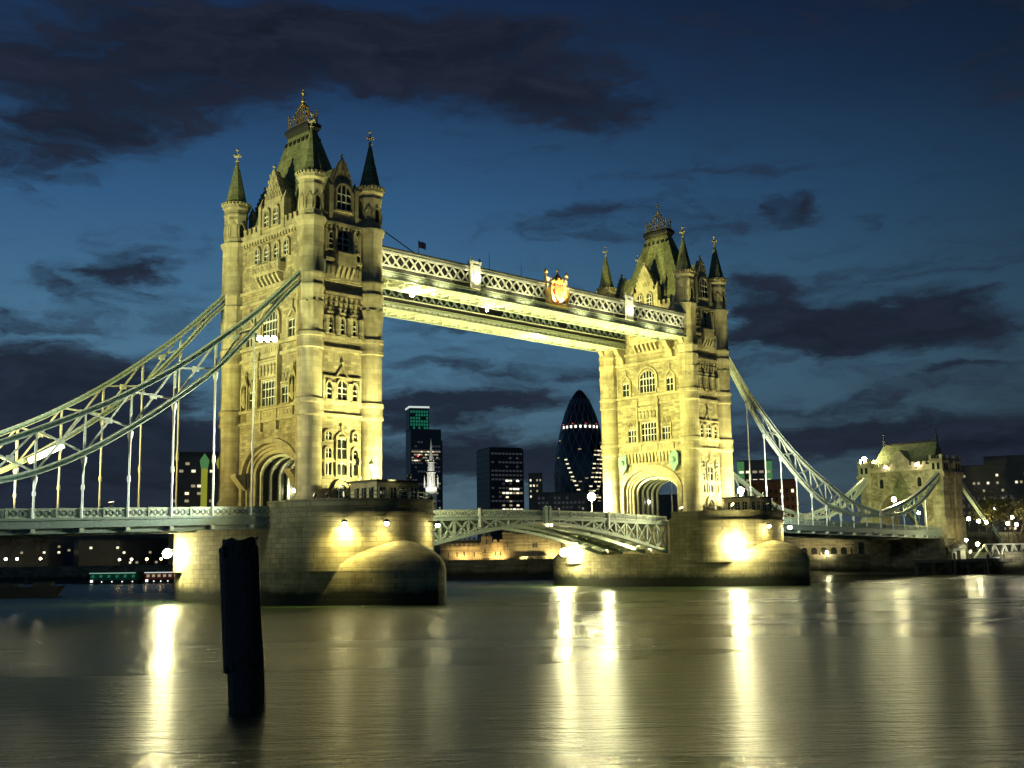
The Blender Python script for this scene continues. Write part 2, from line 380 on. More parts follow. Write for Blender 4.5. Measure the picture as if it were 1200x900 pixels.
def lamp_post(label, loc, h, r=.28, glow='globe', group=None, post='darksteel', name='street_lamp', cat='street lamp', arms=0):
    x, y, z = loc; t = thing(name, label, cat, loc, group)
    p = MB(); p.lathe(x, y, [(.28, z), (.28, z + .15), (.14, z + .4), (.09, z + h * .5), (.06, z + h - r)], 8); p.build('post', post, t)
    gl = MB(); gl.sphere((x, y, z + h), r, None, 10, 6); gl.build('globe', glow, t, True)
    c = MB(); c.lathe(x, y, [(r * .5, z + h + r * .9), (r * .7, z + h + r), (.02, z + h + r * 1.7)], 8); c.build('cap', post, t)
    return t

# ================================================================== SETTING
WZ = 0.5                                                    # level of the tide
w = MB(); w.add([(-2500, -900, WZ), (6000, -900, WZ), (6000, 6000, WZ), (-2500, 6000, WZ)], [(0, 1, 2, 3)]); struct('river', w, 'water')
QUAY = [(-260, 900), (-60, 560), (20, 372), (52.3, 240), (64, 203), (74.5, 170), (91, 142), (106, 116), (114, 97), (126, 75), (150, 42), (168, 20), (171.5, 8), (172, -14), (178, -46), (205, -110), (300, -320)]
g = MB(); n = len(QUAY)
far = [(q[0] + 6000, q[1] + 2500) for q in QUAY]
far[0] = (-260, 6000)
vs = [(x, y, 4.6) for x, y in QUAY] + [(x, y, 4.6) for x, y in far]
g.add(vs, [(i, i + 1, n + i + 1, n + i) for i in range(n - 1)]); struct('ground', g, 'land')
q = MB()
for i in range(n - 1):
    a, b_ = Vector(QUAY[i]), Vector(QUAY[i + 1]); d = (b_ - a).normalized(); nn = Vector((d.y, -d.x)) if True else d
    nn = Vector((-d.y, d.x)) * -1
    for z0, z1, o0, o1 in ((-1, 4.9, 0, .9), (4.9, 5.5, -.12, .6)):
        P = [a - nn * -o0, b_ - nn * -o0, b_ - nn * -o1, a - nn * -o1]
        q.add([(p.x, p.y, z0) for p in P] + [(p.x, p.y, z1) for p in P], [(3, 2, 1, 0), (4, 5, 6, 7), (0, 1, 5, 4), (1, 2, 6, 5), (2, 3, 7, 6), (3, 0, 4, 7)])
qo = tag(q.build('quay_wall', 'quay'), 'long dark stone embankment wall along the far bank of the river', 'wall')
f = MB(); fo = []
for i, (x, y) in enumerate(QUAY):
    a = Vector(QUAY[max(0, i - 1)]); c = Vector(QUAY[min(n - 1, i + 1)]); d = (c - a).normalized(); nn = Vector((d.y, -d.x))
    if nn.x > 0: nn = -nn
    wd = 7 if i < 7 else (9 if i < 12 else 3)
    fo.append((Vector((x, y)) - nn * .5, Vector((x, y)) + nn * wd))
f.add([(p.x, p.y, 1.7) for p, _ in fo] + [(p.x, p.y, .2) for _, p in fo], [(i, i + 1, n + i + 1, n + i) for i in range(n - 1)])
struct('foreshore', f, 'mud')

# ================================================================== PIERS
def plan(y0, ry, pointed, sgn, k=14):
    P = []
    for i in range(k + 1):
        if pointed: sx = -1 + 2 * i / k; x = 10.65 * sx; y = y0 + ry * (1 - abs(sx) ** 1.7)
        else: t = PI - PI * i / k; x = 10.65 * math.cos(t); y = y0 + ry * math.sin(t)
        P.append((x, sgn * y))
    return P
def make_pier(cx, inner, label):
    t = thing('bridge_pier', label, 'bridge pier', (cx, 0, 0))
    def sh(P, k=1.0): return [(cx + x * k, y) for x, y in P]
    lo = plan(12, 17, True, -1) + plan(12, 17, True, 1)[::-1]
    a = MB(); a.prism(sh(lo), 'z', -2, 4.6); a.build('cutwater', 'pier', t, True)
    # straight block, open towards the bascule
    b = MB()
    x_in = cx + inner * 10.65; x_rec = cx + inner * 6.2; x_out = cx - inner * 10.65
    y = 12.0
    b.box(min(x_in, x_out), max(x_in, x_out), -y, y, 4.6, 6.1)
    b.box(min(x_rec, x_out), max(x_rec, x_out), -8.4, 8.4, 6.1, 11.9)
    for s in (-1, 1): b.box(cx - 10.65, cx + 10.65, min(s * 8.4, s * y), max(s * 8.4, s * y), 6.1, 12.2)
    for s in (-1, 1):
        P = plan(12, 10.5, False, s, 36)
        b.prism(sh(P), 'z', 4.6, 12.2)
    b.build('upper_wall', 'pier', t, True)
    for s in (-1, 1):
        P = plan(12.0, 10.5, False, s, 22)
        O = [(x * 1.012, s * 8.9 + (yy - s * 8.9) * 1.012) for x, yy in P]; I = [(x * .955, s * 8.9 + (yy - s * 8.9) * .955) for x, yy in P]
        O = [(-10.78, s * 8.95)] + O + [(10.78, s * 8.95)]; I = [(-10.2, s * 8.95)] + I + [(10.2, s * 8.95)]
        c = MB()
        for z0, z1, e in ((12.2, 13.05, 0), (13.05, 13.3, .12), (11.5, 11.75, .1)):
            OO = [(x * (1 + e / 10), yy + math.copysign(e, yy)) if abs(yy) > 12 else (x + math.copysign(e, x), yy) for x, yy in O]
            k = len(I)
            vs = [(cx + p[0], p[1], z) for z in (z0, z1) for Q in (I, OO) for p in Q]; fs = []
            for i in range(k - 1):
                j = i + 1; fs += [(i, j, k + j, k + i), (2 * k + i, 3 * k + i, 3 * k + j, 2 * k + j), (i, 2 * k + i, 2 * k + j, j), (k + i, k + j, 3 * k + j, 3 * k + i)]
            fs += [(0, k, 3 * k, 2 * k), (k - 1, 3 * k - 1, 4 * k - 1, 2 * k - 1)]
            c.add(vs, fs)
        c.build('parapet', 'pier', t, True)
        d = MB(); Q = plan(12, 17, True, s, 24); ap = (0, s * 17.5, 8.6); N = 8; vs = []
        for j in range(N + 1):
            tt = j / N; rr_ = math.cos(tt * PI / 2); zz = 4.6 + (ap[2] - 4.6) * math.sin(tt * PI / 2)
            for x, yy in Q: vs.append((cx + ap[0] + (x - ap[0]) * rr_, ap[1] + (yy - ap[1]) * rr_, zz))
        K = len(Q); d.add(vs, [(j * K + i, j * K + i + 1, (j + 1) * K + i + 1, (j + 1) * K + i) for j in range(N) for i in range(K - 1)])
        d.build('cutwater_cap', 'pier', t, True)
    # moulding where the deck lands, drain hole
    return t
pierL = make_pier(0, 1, 'near granite river pier with rounded cutwater under the left tower')
pierR = make_pier(82, -1, 'far granite river pier with rounded cutwater under the right tower')

# ================================================================== WINDOWS (shared meshes)
WIN = {}
def window_meshes(w_, h_, cols, rows, arch):
    k = (w_, h_, cols, rows, arch)
    if k in WIN: return WIN[k]
    hw = w_ / 2; sp = h_ * (.66 if arch else 1.0)
    def outl(e):
        if arch == 'p': return gothic(hw + e, sp, h_ + e * 1.2, 0 if e == 0 else -e * .0, 5)
        if arch == 'r': return ell(hw + e, sp, h_ + e, 0, 10)
        return [(hw + e, 0), (hw + e, h_ + e), (-hw - e, h_ + e), (-hw - e, 0)]
    p = MB(); p.prism(outl(0.02), 'y', .08, -.04)
    f = MB(); f.band(outl(0), outl(.24), 'y', .05, -.30)
    for i in range(1, cols):
        x = -hw + w_ * i / cols; top = sp if arch else h_
        if arch: top = sp + (h_ - sp) * max(0, 1 - (abs(x) / hw) ** 1.6) ** .6 - .02
        f.box(x - .055, x + .055, -.17, .03, 0, top, 1)
    for j in range(1, rows):
        z = sp * j / (rows - (1 if arch and rows > 2 else 0)) if arch else h_ * j / rows
        if z < h_ * .97: f.box(-hw, hw, -.19, .02, z - .05, z + .05, 1)
    for i in range(cols):                                   # cusped heads of the lights
        x0 = -hw + w_ * i / cols; x1 = x0 + w_ / cols; zt = (sp if arch else h_)
        f.add([(x0, -.13, zt), (x0, -.13, zt - .32), ((x0 + x1) / 2, -.13, zt - .04), (x0, .02, zt), (x0, .02, zt - .32), ((x0 + x1) / 2, .02, zt - .04)], [(0, 1, 2), (3, 5, 4), (1, 4, 5, 2)], 1)
        f.add([(x1, -.13, zt), ((x0 + x1) / 2, -.13, zt - .04), (x1, -.13, zt - .32), (x1, .02, zt), ((x0 + x1) / 2, .02, zt - .04), (x1, .02, zt - .32)], [(0, 1, 2), (3, 5, 4), (1, 4, 5, 2)], 1)
    sl = MB(); sl.box(-hw - .32, hw + .32, -.42, .05, -.24, 0)
    WIN[k] = (p.mesh('window', 'glass'), f.mesh('frame', ['dressed', 'white']), sl.mesh('sill', 'dressed')); return WIN[k]
def window(parent, face, a, z, off, w_, h_, cols=2, rows=2, arch=None, c=(0, 0)):
    """face '-y','+y': a is x; '-x','+x': a is y.  off = distance of the wall from the tower's centre"""
    loc, rz = {'-y': ((c[0] + a, c[1] - off, z), 0), '+y': ((c[0] + a, c[1] + off, z), PI), '-x': ((c[0] - off, c[1] + a, z), -PI / 2), '+x': ((c[0] + off, c[1] + a, z), PI / 2)}[face]
    p, f, s = window_meshes(w_, h_, cols, rows, arch)
    o = put('window', p, parent, loc, rz)
    for nm, me in (('frame', f), ('sill', s)):
        ch = bpy.data.objects.new(nm, me); col.objects.link(ch); ch.parent = o
    return o

# ================================================================== MAIN TOWERS
XW, YW = 4.72, 9.62
TA, TB = 4.944, 9.347
def facemat(cx, face):
    """local frame of a wall: x to the right seen from outside, -y out of the wall, z up"""
    rz, off = {'-y': (0, (cx, -YW)), '+y': (PI, (cx, YW)), '-x': (-PI / 2, (cx - XW, 0)), '+x': (PI / 2, (cx + XW, 0))}[face]
    return Matrix.Translation((off[0], off[1], 0)) @ Matrix.Rotation(rz, 4, 'Z')
def make_tower(cx, label):
    t = thing('bridge_tower', label, 'tower', (cx, 0, 12.2))
    b = MB()
    def portal(half, spring, apex): return [(-YW, 12), ] + [(-half, 12)] + [(-half * math.cos(PI * i / 22), spring + (apex - spring) * math.sin(PI * i / 22)) for i in range(23)] + [(half, 12), (YW, 12), (YW, 50.9), (-YW, 50.9)]
    b.prism(portal(5.15, 17.6, 20.5), 'x', cx - 3.4, cx + 3.4)
    for s in (-1, 1): b.prism(portal(6.5, 17.6, 21.7), 'x', cx + s * 3.4, cx + s * XW)
    b.build('wall', 'stone', t)
    # archivolts of the road arch
    for s, nm in ((-1, 'arch_surround'), (1, 'arch_surround')):
        a = MB()
        X0 = cx + s * XW
        a.band(ell(6.55, 17.6, 21.75, 12), ell(7.1, 17.6, 22.35, 12), 'x', X0 - s * .3, X0 + s * .28)
        a.band(ell(6.05, 17.6, 21.3, 12), ell(6.56, 17.6, 21.76, 12), 'x', X0 - s * 1.3, X0 - s * .35)
        a.band(ell(5.6, 17.6, 20.9, 12), ell(6.06, 17.6, 21.31, 12), 'x', X0 - s * 1.3, X0 - s * .7)
        a.band(ell(5.05, 17.6, 20.4, 12), ell(5.61, 17.6, 20.91, 12), 'x', X0 - s * 1.6, X0 - s * 1.0)
        a.build(nm, 'dressed', t)
    a = MB(); a.band(ell(4.98, 17.6, 20.33, 12), ell(5.14, 17.6, 20.49, 12), 'x', cx - 3.38, cx + 3.38); a.build('vault', 'darksteel', t)  # dark vault panels, added as a lining to keep the tunnel dim
    for i in range(5):
        a = MB(); x = cx - 2.9 + i * 1.45
        a.band(ell(4.65, 17.4, 19.95, 12), ell(5.1, 17.6, 20.45, 12), 'x', x - .16, x + .16); a.build('vault_rib', 'pale', t)
    # string courses
    for z0, z1, e in ((13.2, 14.1, .22), (16.6, 16.9, .14), (24.6, 25.0, .38), (26.25, 26.7, .42), (33.45, 33.9, .38), (35.0, 35.45, .40), (41.35, 41.8, .40), (43.15, 43.6, .42)):
        s = MB()
        for yy in (-1, 1):
            s.box(cx - 3.6, cx + 3.6, min(yy * (YW - .2), yy * (YW + e)), max(yy * (YW - .2), yy * (YW + e)), z0, z1)
            if z0 > 41: s.box(cx - 3.6, cx + 3.6, min(yy * (YW - .2), yy * (YW + e * .55)), max(yy * (YW - .2), yy * (YW + e * .55)), z0 - .3, z0)
        for xx in (-1, 1):
            for (y0, y1) in (((-8, 8),) if z0 > 22 else ((-8, -7.15), (7.15, 8))):
                s.box(min(cx + xx * (XW - .2), cx + xx * (XW + e)), max(cx + xx * (XW - .2), cx + xx * (XW + e)), y0, y1, z0, z1)
        s.build('string_course', 'dressed', t)
    # cornice with corbels and parapet
    s = MB()
    for yy in (-1, 1):
        s.box(cx - 3.5, cx + 3.5, min(yy * (YW - .3), yy * (YW + .55)), max(yy * (YW - .3), yy * (YW + .55)), 50.6, 51.05)
        for k in range(9): x = cx - 2.8 + k * .7; s.box(x - .16, x + .16, min(yy * (YW - .1), yy * (YW + .42)), max(yy * (YW - .1), yy * (YW + .42)), 50.1, 50.6)
    for xx in (-1, 1):
        s.box(min(cx + xx * (XW - .3), cx + xx * (XW + .5)), max(cx + xx * (XW - .3), cx + xx * (XW + .5)), -7.9, 7.9, 50.6, 51.05)
        for k in range(21): y = -7 + k * .7; s.box(min(cx + xx * (XW - .1), cx + xx * (XW + .4)), max(cx + xx * (XW - .1), cx + xx * (XW + .4)), y - .16, y + .16, 50.1, 50.6)
    s.build('cornice', 'dressed', t)
    for xx in (-1, 1):
        for sg in (-1, 1):
            s = MB(); x0, x1 = sorted((cx + xx * (XW - .15), cx + xx * (XW + .25)))
            s.box(x0, x1, *sorted((sg * 2.9, sg * 7.8)), 51.05, 51.95)
            for k in range(4):
                y = sg * (3.35 + k * 1.15); s.box(x0, x1, y - .32, y + .32, 51.95, 52.65); s.box(x0 - .06, x1 + .06, y - .36, y + .36, 52.65, 52.78)
            s.build('parapet', 'dressed', t)
    for yy in (-1, 1):
        y0, y1 = sorted((yy * (YW - .15), yy * (YW + .25)))
        for sg in (-1, 1): s = MB(); s.box(*sorted((cx + sg * 2.1, cx + sg * 3.4)), y0, y1, 51.05, 52.3); s.build('parapet', 'dressed', t)
    # corner turrets
    for sx in (-1, 1):
        for sy in (-1, 1):
            x, y = cx + sx * TA, sy * TB; m_ = MB()
            m_.lathe(x, y, [(1.936, 12.2), (1.936, 14.0), (1.690, 14.4), (1.690, 24.4), (1.918, 24.6), (1.918, 25.0), (1.813, 25.2), (1.813, 26.1), (1.954, 26.25), (1.954, 26.7), (1.690, 26.95), (1.690, 33.3), (1.901, 33.45), (1.901, 33.9),
                            (1.813, 34.1), (1.813, 34.9), (1.936, 35.0), (1.936, 35.45), (1.707, 35.7), (1.707, 37.0), (1.813, 39.4)], 24)
            m_.lathe(x, y, [(1.866, 39.3), (1.866, 41.1), (2.006, 41.35), (2.006, 41.8), (1.830, 42.0), (1.830, 42.9), (1.971, 43.15), (1.971, 43.6), (1.813, 43.8), (1.813, 50.1), (2.077, 50.6), (2.147, 51.05), (1.654, 51.25), (1.654, 55.0), (1.760, 55.2),
                            (1.760, 55.5), (1.672, 55.6), (1.672, 56.0), (1.980, 56.35), (1.980, 56.8), (1.716, 56.85)], 8)
            for k in range(8):                              # flared flutes under the octagon, blind lancets above
                a_ = k * PI / 4 + PI / 8; ca, sa = math.cos(a_), math.sin(a_)
                rad = lambda r_: (x + r_ * ca, y + r_ * sa)
                p0 = rad(1.67); m_.add([(p0[0], p0[1], 36.6), (x + 1.87 * math.cos(a_ - .3), y + 1.87 * math.sin(a_ - .3), 39.6), (x + 1.87 * math.cos(a_ + .3), y + 1.87 * math.sin(a_ + .3), 39.6), (x + 2.02 * ca, y + 2.02 * sa, 39.5)], [(0, 1, 3), (0, 3, 2), (1, 2, 3)])
                a2 = k * PI / 4; d = Vector((math.cos(a2), math.sin(a2), 0)); e = Vector((-d.y, d.x, 0)); o_ = Vector((x, y, 0)) + d * 1.53
                for z0, z1, ww in ((52.0, 54.0, .33),):
                    P = [o_ + e * -ww, o_ + e * ww, o_ + e * ww, o_ + e * 0, o_ + e * -ww]; Z = [z0, z0, z1 - .5, z1, z1 - .5]
                    m_.add([(p.x, p.y, z) for p, z in zip(P, Z)] + [((p + d * .02).x, (p + d * .02).y, z) for p, z in zip(P, Z)], [(4, 3, 2, 1, 0), (5, 6, 7, 8, 9)] + [(i, (i + 1) % 5, 5 + (i + 1) % 5, 5 + i) for i in range(5)], 1 if k in (2, 6) else 0)
                    for sgn in (-1, 1):
                        pp = o_ + e * (sgn * (ww + .12)); m_.bar((pp.x, pp.y, z0), (pp.x, pp.y, z1 - .4), .16, .22)
                        qq = o_ + d * .04; m_.bar((pp.x, pp.y, z1 - .45), (qq.x, qq.y, z1 + .2), .16, .2)
                for kk in range(3):
                    rr2 = o_ + d * .36 + e * ((kk - 1) * .52); m_.box(rr2.x - .15, rr2.x + .15, rr2.y - .15, rr2.y + .15, 56.8, 57.15)
            tu = m_.build('turret', ['dressed', 'glass'], t, True)
            sp = MB(); sp.lathe(x, y, [(1.690, 56.85), (1.320, 58.3), (.16, 63.7), (.1, 63.9)], 8)
            spo = sp.build('spire', 'slate', tu)
            for kk in range(8):
                pass
            fi = MB(); fi.lathe(x, y, [(.13, 63.6), (.3, 63.75), (.12, 63.95), (.12, 64.3), (.3, 64.55), (.12, 64.8), (.1, 65.3), (.24, 65.5), (.05, 65.75)], 8)
            for d in ((1, 0), (0, 1)):
                fi.bar((x - .5 * d[0], y - .5 * d[1], 64.6), (x + .5 * d[0], y + .5 * d[1], 64.6), .16)
                for sg in (-1, 1): fi.sphere((x + sg * .5 * d[0], y + sg * .5 * d[1], 64.6), .17, None, 6, 4)
            fi.build('finial', 'dressed', tu)
    # main roof
    r = MB(); r.frustum(cx, 0, 3.6, 8.5, 50.95, .72, 2.55, 66.3)
    rf = r.build('roof', 'slate', t)
    r = MB(); r.frustum(cx, 0, .8, 2.6, 66.3, 1.15, 2.95, 66.9); r.box(cx - 1.15, cx + 1.15, -2.95, 2.95, 66.9, 67.35); r.frustum(cx, 0, 1.15, 2.95, 67.35, .7, 2.5, 67.8); r.build('roof_platform', 'lead', rf)
    c = MB()
    for sx in (-1, 1):
        for sy in (-1, 1):
            c.lathe(cx + sx * .75, sy * 2.4, [(.12, 67.6), (.1, 69.0), (.22, 69.2), (.08, 69.4), (.16, 69.7), (.02, 69.95)], 6)
            c.bar((cx + sx * .75, sy * 2.4, 67.9), (cx, 0, 71.5), .16); c.sphere((cx + sx * .45, sy * 1.4, 69.5), .2, None, 6, 4); c.sphere((cx + sx * .2, sy * .65, 70.6), .2, None, 6, 4)
        c.bar((cx + sx * .75, -2.4, 68.6), (cx + sx * .75, 2.4, 68.6), .1); c.bar((cx + sx * .75, -2.4, 67.9), (cx + sx * .75, 2.4, 67.9), .1)
        for k in range(7): y = -1.8 + .6 * k; c.bar((cx + sx * .75, y, 67.8), (cx + sx * .75, y, 69.0 + .35 * (3 - abs(k - 3))), .09); c.sphere((cx + sx * .75, y, 69.1 + .35 * (3 - abs(k - 3))), .12, None, 6, 4)
    c.lathe(cx, 0, [(.16, 67.8), (.12, 71.2), (.32, 71.5), (.12, 71.8), (.09, 72.4), (.26, 72.7), (.08, 72.95), (.2, 73.2), (.02, 73.55)], 8)
    c.bar((cx - .38, 0, 72.7), (cx + .38, 0, 72.7), .12); c.bar((cx, -.38, 72.7), (cx, .38, 72.7), .12)
    c.build('roof_cresting', 'gold', rf)
    r = MB()
    for sx in (-1, 1):
        for k in range(6): y = -2.6 + k * 1.04; r.box(cx + sx * 1.05 - .16, cx + sx * 1.05 + .16, y - .2, y + .2, 64.9, 65.4)
    r.build('roof_vent', 'lead', rf)
    # ---- gables
    for face, W, sh_z, ap in (('-x', 2.9, 54.9, 60.0), ('+x', 2.9, 54.9, 60.0), ('-y', 2.15, 55.6, 60.1), ('+y', 2.15, 55.6, 60.1)):
        m_ = MB(); m_.M = facemat(cx, face); D = 3.2 if face in ('-x', '+x') else 4.6
        prof = [(-W, 50.9), (W, 50.9), (W, sh_z), (W * .72, sh_z + .25), (W * .68, sh_z + 1.1), (.22, ap), (-.22, ap), (-W * .68, sh_z + 1.1), (-W * .72, sh_z + .25), (-W, sh_z)]
        m_.prism(prof, 'y', -.15, .9)
        m_.prism([(-W * .92, 50.9), (W * .92, 50.9), (W * .92, sh_z), (0, ap - .6), (-W * .92, sh_z)], 'y', .9, D, 1)
        for sg in (-1, 1):
            m_.box(sg * W - .3, sg * W + .3, -.4, .7, 50.9, sh_z + .5); m_.frustum(sg * W, .15, .34, .5, sh_z + .5, .03, .05, sh_z + 1.7)
            m_.bar((sg * W * .7, .05, sh_z + .9), (0, .05, ap + .1), .28, .5)
            for k in range(4): tt = .2 + k * .2; m_.box(sg * W * .7 * (1 - tt) - .16 + sg * .16, sg * W * .7 * (1 - tt) + .16 + sg * .16, -.25, .2, sh_z + .9 + (ap - sh_z - .9) * tt, sh_z + 1.3 + (ap - sh_z - .9) * tt)
        m_.lathe(0, .1, [(.2, ap), (.12, ap + .4), (.3, ap + .6), (.05, ap + .95)], 6)
        # blind tracery
        rows_ = ((56.4, 5), (57.5, 3), (58.5, 1)) if W > 2.5 else ((58.3, 3), (59.0, 1))
        for z, k in rows_:
            for i in range(k):
                x = (i - (k - 1) / 2) * .72
                m_.bar((x - .26, -.2, z), (x, -.2, z + .6), .09, .1); m_.bar((x + .26, -.2, z), (x, -.2, z + .6), .09, .1); m_.box(x - .26, x - .18, -.24, -.1, z - .4, z); m_.box(x + .18, x + .26, -.24, -.1, z - .4, z)
        ga = m_.build('gable', ['dressed', 'slate'], t)
        if W > 2.5:
            for a in (-1.15, 1.15): window(ga, face, a, 52.0, XW + .16, 1.15, 2.5, 2, 2, 'p', (cx, 0))
        else: window(ga, face, 0, 52.9, YW + .16, 2.3, 3.6, 3, 2, 'p', (cx, 0))
    # ---- portal faces
    for face in ('-x', '+x'):
        fm = facemat(cx, face); sg = -1 if face == '-x' else 1; C = (cx, 0)
        for a in (-3.6, -1.2, 1.2, 3.6): window(t, face, a, 47.2, XW, 1.1, 2.2, 2, 2, 'p', C)
        m_ = MB(); m_.M = fm                                 # balcony on corbels
        m_.box(-3.1, 3.1, -1.15, 0, 45.0, 45.25); m_.box(-3.1, 3.1, -1.2, -.98, 45.25, 46.3); m_.box(-3.2, 3.2, -1.28, -.92, 46.3, 46.45)
        for e in (-3.1, -1.05, 1.05, 3.1): m_.box(e - .14, e + .14, -1.3, -.9, 45.2, 46.6)
        for e in (-3.1, 3.1): m_.box(e - .1, e + .1, -1.15, 0, 45.25, 46.3)
        for k in range(6):
            x = -2.5 + k; m_.add([(x - .2, 0, 43.3), (x + .2, 0, 43.3), (x - .2, -.25, 43.4), (x + .2, -.25, 43.4), (x - .2, -1.1, 44.6), (x + .2, -1.1, 44.6), (x - .2, -1.1, 45), (x + .2, -1.1, 45), (x - .2, 0, 45), (x + .2, 0, 45)],
                  [(0, 1, 3, 2), (2, 3, 5, 4), (4, 5, 7, 6), (6, 7, 9, 8), (0, 2, 4, 6, 8), (1, 9, 7, 5, 3)])
            m_.bar((x - .3, -1.24, 45.4), (x + .3, -1.24, 46.1), .1); m_.bar((x + .3, -1.24, 45.4), (x - .3, -1.24, 46.1), .1)
        m_.build('balcony', 'dressed', t)
        window(t, face, 0, 35.9, XW, 3.5, 4.0, 5, 3, 'r', C)
        for a in (-5.2, 5.2):
            window(t, face, a, 35.6, XW, 1.5, 2.5, 2, 2, None, C)
        m_ = MB(); m_.M = fm                                 # gabled hoods over the side windows, panel under the great window
        for a in (-5.2, 5.2):
            m_.bar((a - 1.15, -.2, 38.3), (a, -.2, 39.5), .18, .3); m_.bar((a + 1.15, -.2, 38.3), (a, -.2, 39.5), .18, .3); m_.lathe(a, -.2, [(.16, 39.4), (.1, 40.3), (.2, 40.5), (.02, 40.9)], 6)
            for s_ in (-1, 1): m_.box(a + s_ * 1.1 - .14, a + s_ * 1.1 + .14, -.35, 0, 35.0, 38.4)
        m_.band(ell(2.1, 38.5, 40.4, 36.5, 12), ell(2.4, 38.5, 40.75, 36.5, 12), 'y', .05, -.4)
        m_.box(-2.2, 2.2, -.3, 0, 33.9, 35.0)
        for k in range(9): x = -1.9 + k * .475; m_.box(x - .1, x + .1, -.38, -.28, 34.1, 34.8)
        m_.build('window_hood', 'dressed', t)
        window(t, face, 0, 26.8, XW, 3.5, 3.5, 5, 3, None, C)
        for a in (-4.0, 4.0): window(t, face, a, 26.8, XW, 1.8, 2.4, 3, 2, None, C)
        m_ = MB(); m_.M = fm
        m_.box(-2.3, 2.3, -.5, 0, 30.6, 32.9); m_.box(-2.5, 2.5, -.65, 0, 32.9, 33.2)                 # carved panel
        for k in range(5): x = -1.7 + k * .85; m_.lathe(x, -.6, [(.02, 30.9), (.3, 31.2), (.26, 31.8), (.34, 32.1), (.1, 32.5)], 6)
        for s_ in (-1, 1):
            m_.box(s_ * 2.4 - .18, s_ * 2.4 + .18, -.75, 0, 26.6, 33.4); m_.frustum(s_ * 2.4, -.35, .22, .42, 33.4, .03, .03, 34.6)
            m_.box(s_ * 4 - 1.25, s_ * 4 + 1.25, -.35, 0, 29.5, 29.75)
            for k in range(3): m_.bar((s_ * 4 - 1 + k * .7, -.2, 29.7), (s_ * 4 - .65 + k * .7, -.2, 30.9), .12); m_.bar((s_ * 4 - .3 + k * .7, -.2, 29.7), (s_ * 4 - .65 + k * .7, -.2, 30.9), .12)
        m_.build('carved_panel', 'dressed', t)
        m_ = MB(); m_.M = fm                                 # panel band below the windows
        m_.box(-5.6, 5.6, -.28, 0, 25.05, 26.2)
        for k in range(14): x = -5.2 + k * .8; m_.bar((x - .25, -.3, 25.3), (x + .25, -.3, 25.95), .1); m_.bar((x + .25, -.3, 25.3), (x - .25, -.3, 25.95), .1)
        for x in (-1.9, 1.9): m_.box(x - .12, x + .12, -.45, 0, 23.4, 26.2)
        m_.build('frieze', 'dressed', t)
        if face == '-x' and cx < 40:
            for a in (-5.9, 5.9):                            # canopied statue niches
                m_ = MB(); m_.M = fm
                m_.lathe(a, -.45, [(.15, 27.0), (.55, 27.6), (.6, 27.9)], 8); m_.lathe(a, -.5, [(.02, 27.9), (.3, 27.95), (.36, 28.6), (.28, 29.0), (.16, 29.25), (.2, 29.5), (.05, 29.75)], 8)
                for s_ in (-1, 1): m_.box(a + s_ * .75 - .12, a + s_ * .75 + .12, -.6, 0, 26.6, 30.0); m_.bar((a + s_ * .75, -.5, 29.9), (a, -.5, 31.3), .2, .3)
                m_.lathe(a, -.4, [(.5, 30.2), (.16, 31.6), (.26, 31.8), (.03, 32.4)], 6); m_.box(a - .7, a + .7, -.02, .05, 27, 30.2, 1)
                m_.build('statue_niche', ['dressed', 'glass'], t)
        if face == '-x' and cx > 40:
            m_ = MB(); m_.M = fm
            for k in range(15): x = -5.6 + k * .8; m_.box(x - .2, x + .2, -.55, 0, 22.9, 24.4); m_.box(x - .26, x + .26, -.7, 0, 24.0, 24.6)
            m_.build('corbel_table', 'dressed', t)
            for a in (-6.0, 6.0):
                m_ = MB(); m_.M = fm
                m_.prism([(a - .95, 24.2), (a - .95, 22.2), (a, 20.8), (a + .95, 22.2), (a + .95, 24.2)], 'y', -1.0, -.6); m_.box(a - .5, a + .5, -.8, -.55, 24.2, 24.6); m_.lathe(a, -1.02, [(.02, 22.2), (.5, 22.6), (.5, 23.2), (.02, 23.6)], 8); m_.box(a - .3, a + .3, -.7, 0, 22, 23.8)
                m_.build('shield', 'copper', t)
        for a in (-6.6, 6.6):
            if cx < 40 and face == '-x':
                m_ = MB(); m_.M = fm                         # carved brackets at the springing of the arch
                m_.add([(a - .7, 0, 15.6), (a + .7, 0, 15.6), (a + .7, -1.6, 17.4), (a - .7, -1.6, 17.4), (a - .7, 0, 17.6), (a + .7, 0, 17.6), (a + .7, -1.6, 17.8), (a - .7, -1.6, 17.8)], [(0, 1, 2, 3), (3, 2, 6, 7), (7, 6, 5, 4), (0, 3, 7, 4), (1, 5, 6, 2)])
                m_.build('arch_bracket', 'dressed', t)
    # ---- end faces
    for face in ('-y', '+y'):
        fm = facemat(cx, face); C = (cx, 0); O = YW
        window(t, face, 0, 47.3, O, 1.9, 2.8, 2, 2, 'p', C)
        for a in (-2.0, 2.0): window(t, face, a, 47.3, O, .7, 2.3, 1, 2, 'p', C)
        m_ = MB(); m_.M = fm
        m_.box(-2.9, 2.9, -.45, 0, 43.6, 45.1); m_.box(-1.5, 1.5, -1.25, 0, 45.0, 45.25); m_.box(-1.5, 1.5, -1.3, -1.1, 45.25, 46.6); m_.box(-1.6, 1.6, -1.38, -1.02, 46.6, 46.78)
        for e in (-1.5, 1.5): m_.box(e - .1, e + .1, -1.2, 0, 45.25, 46.6); m_.box(e - .16, e + .16, -.8, 0, 46.6, 50.1)
        m_.box(-3, -1.6, -.6, 0, 45.6, 46.0); m_.box(1.6, 3, -.6, 0, 45.6, 46.0)
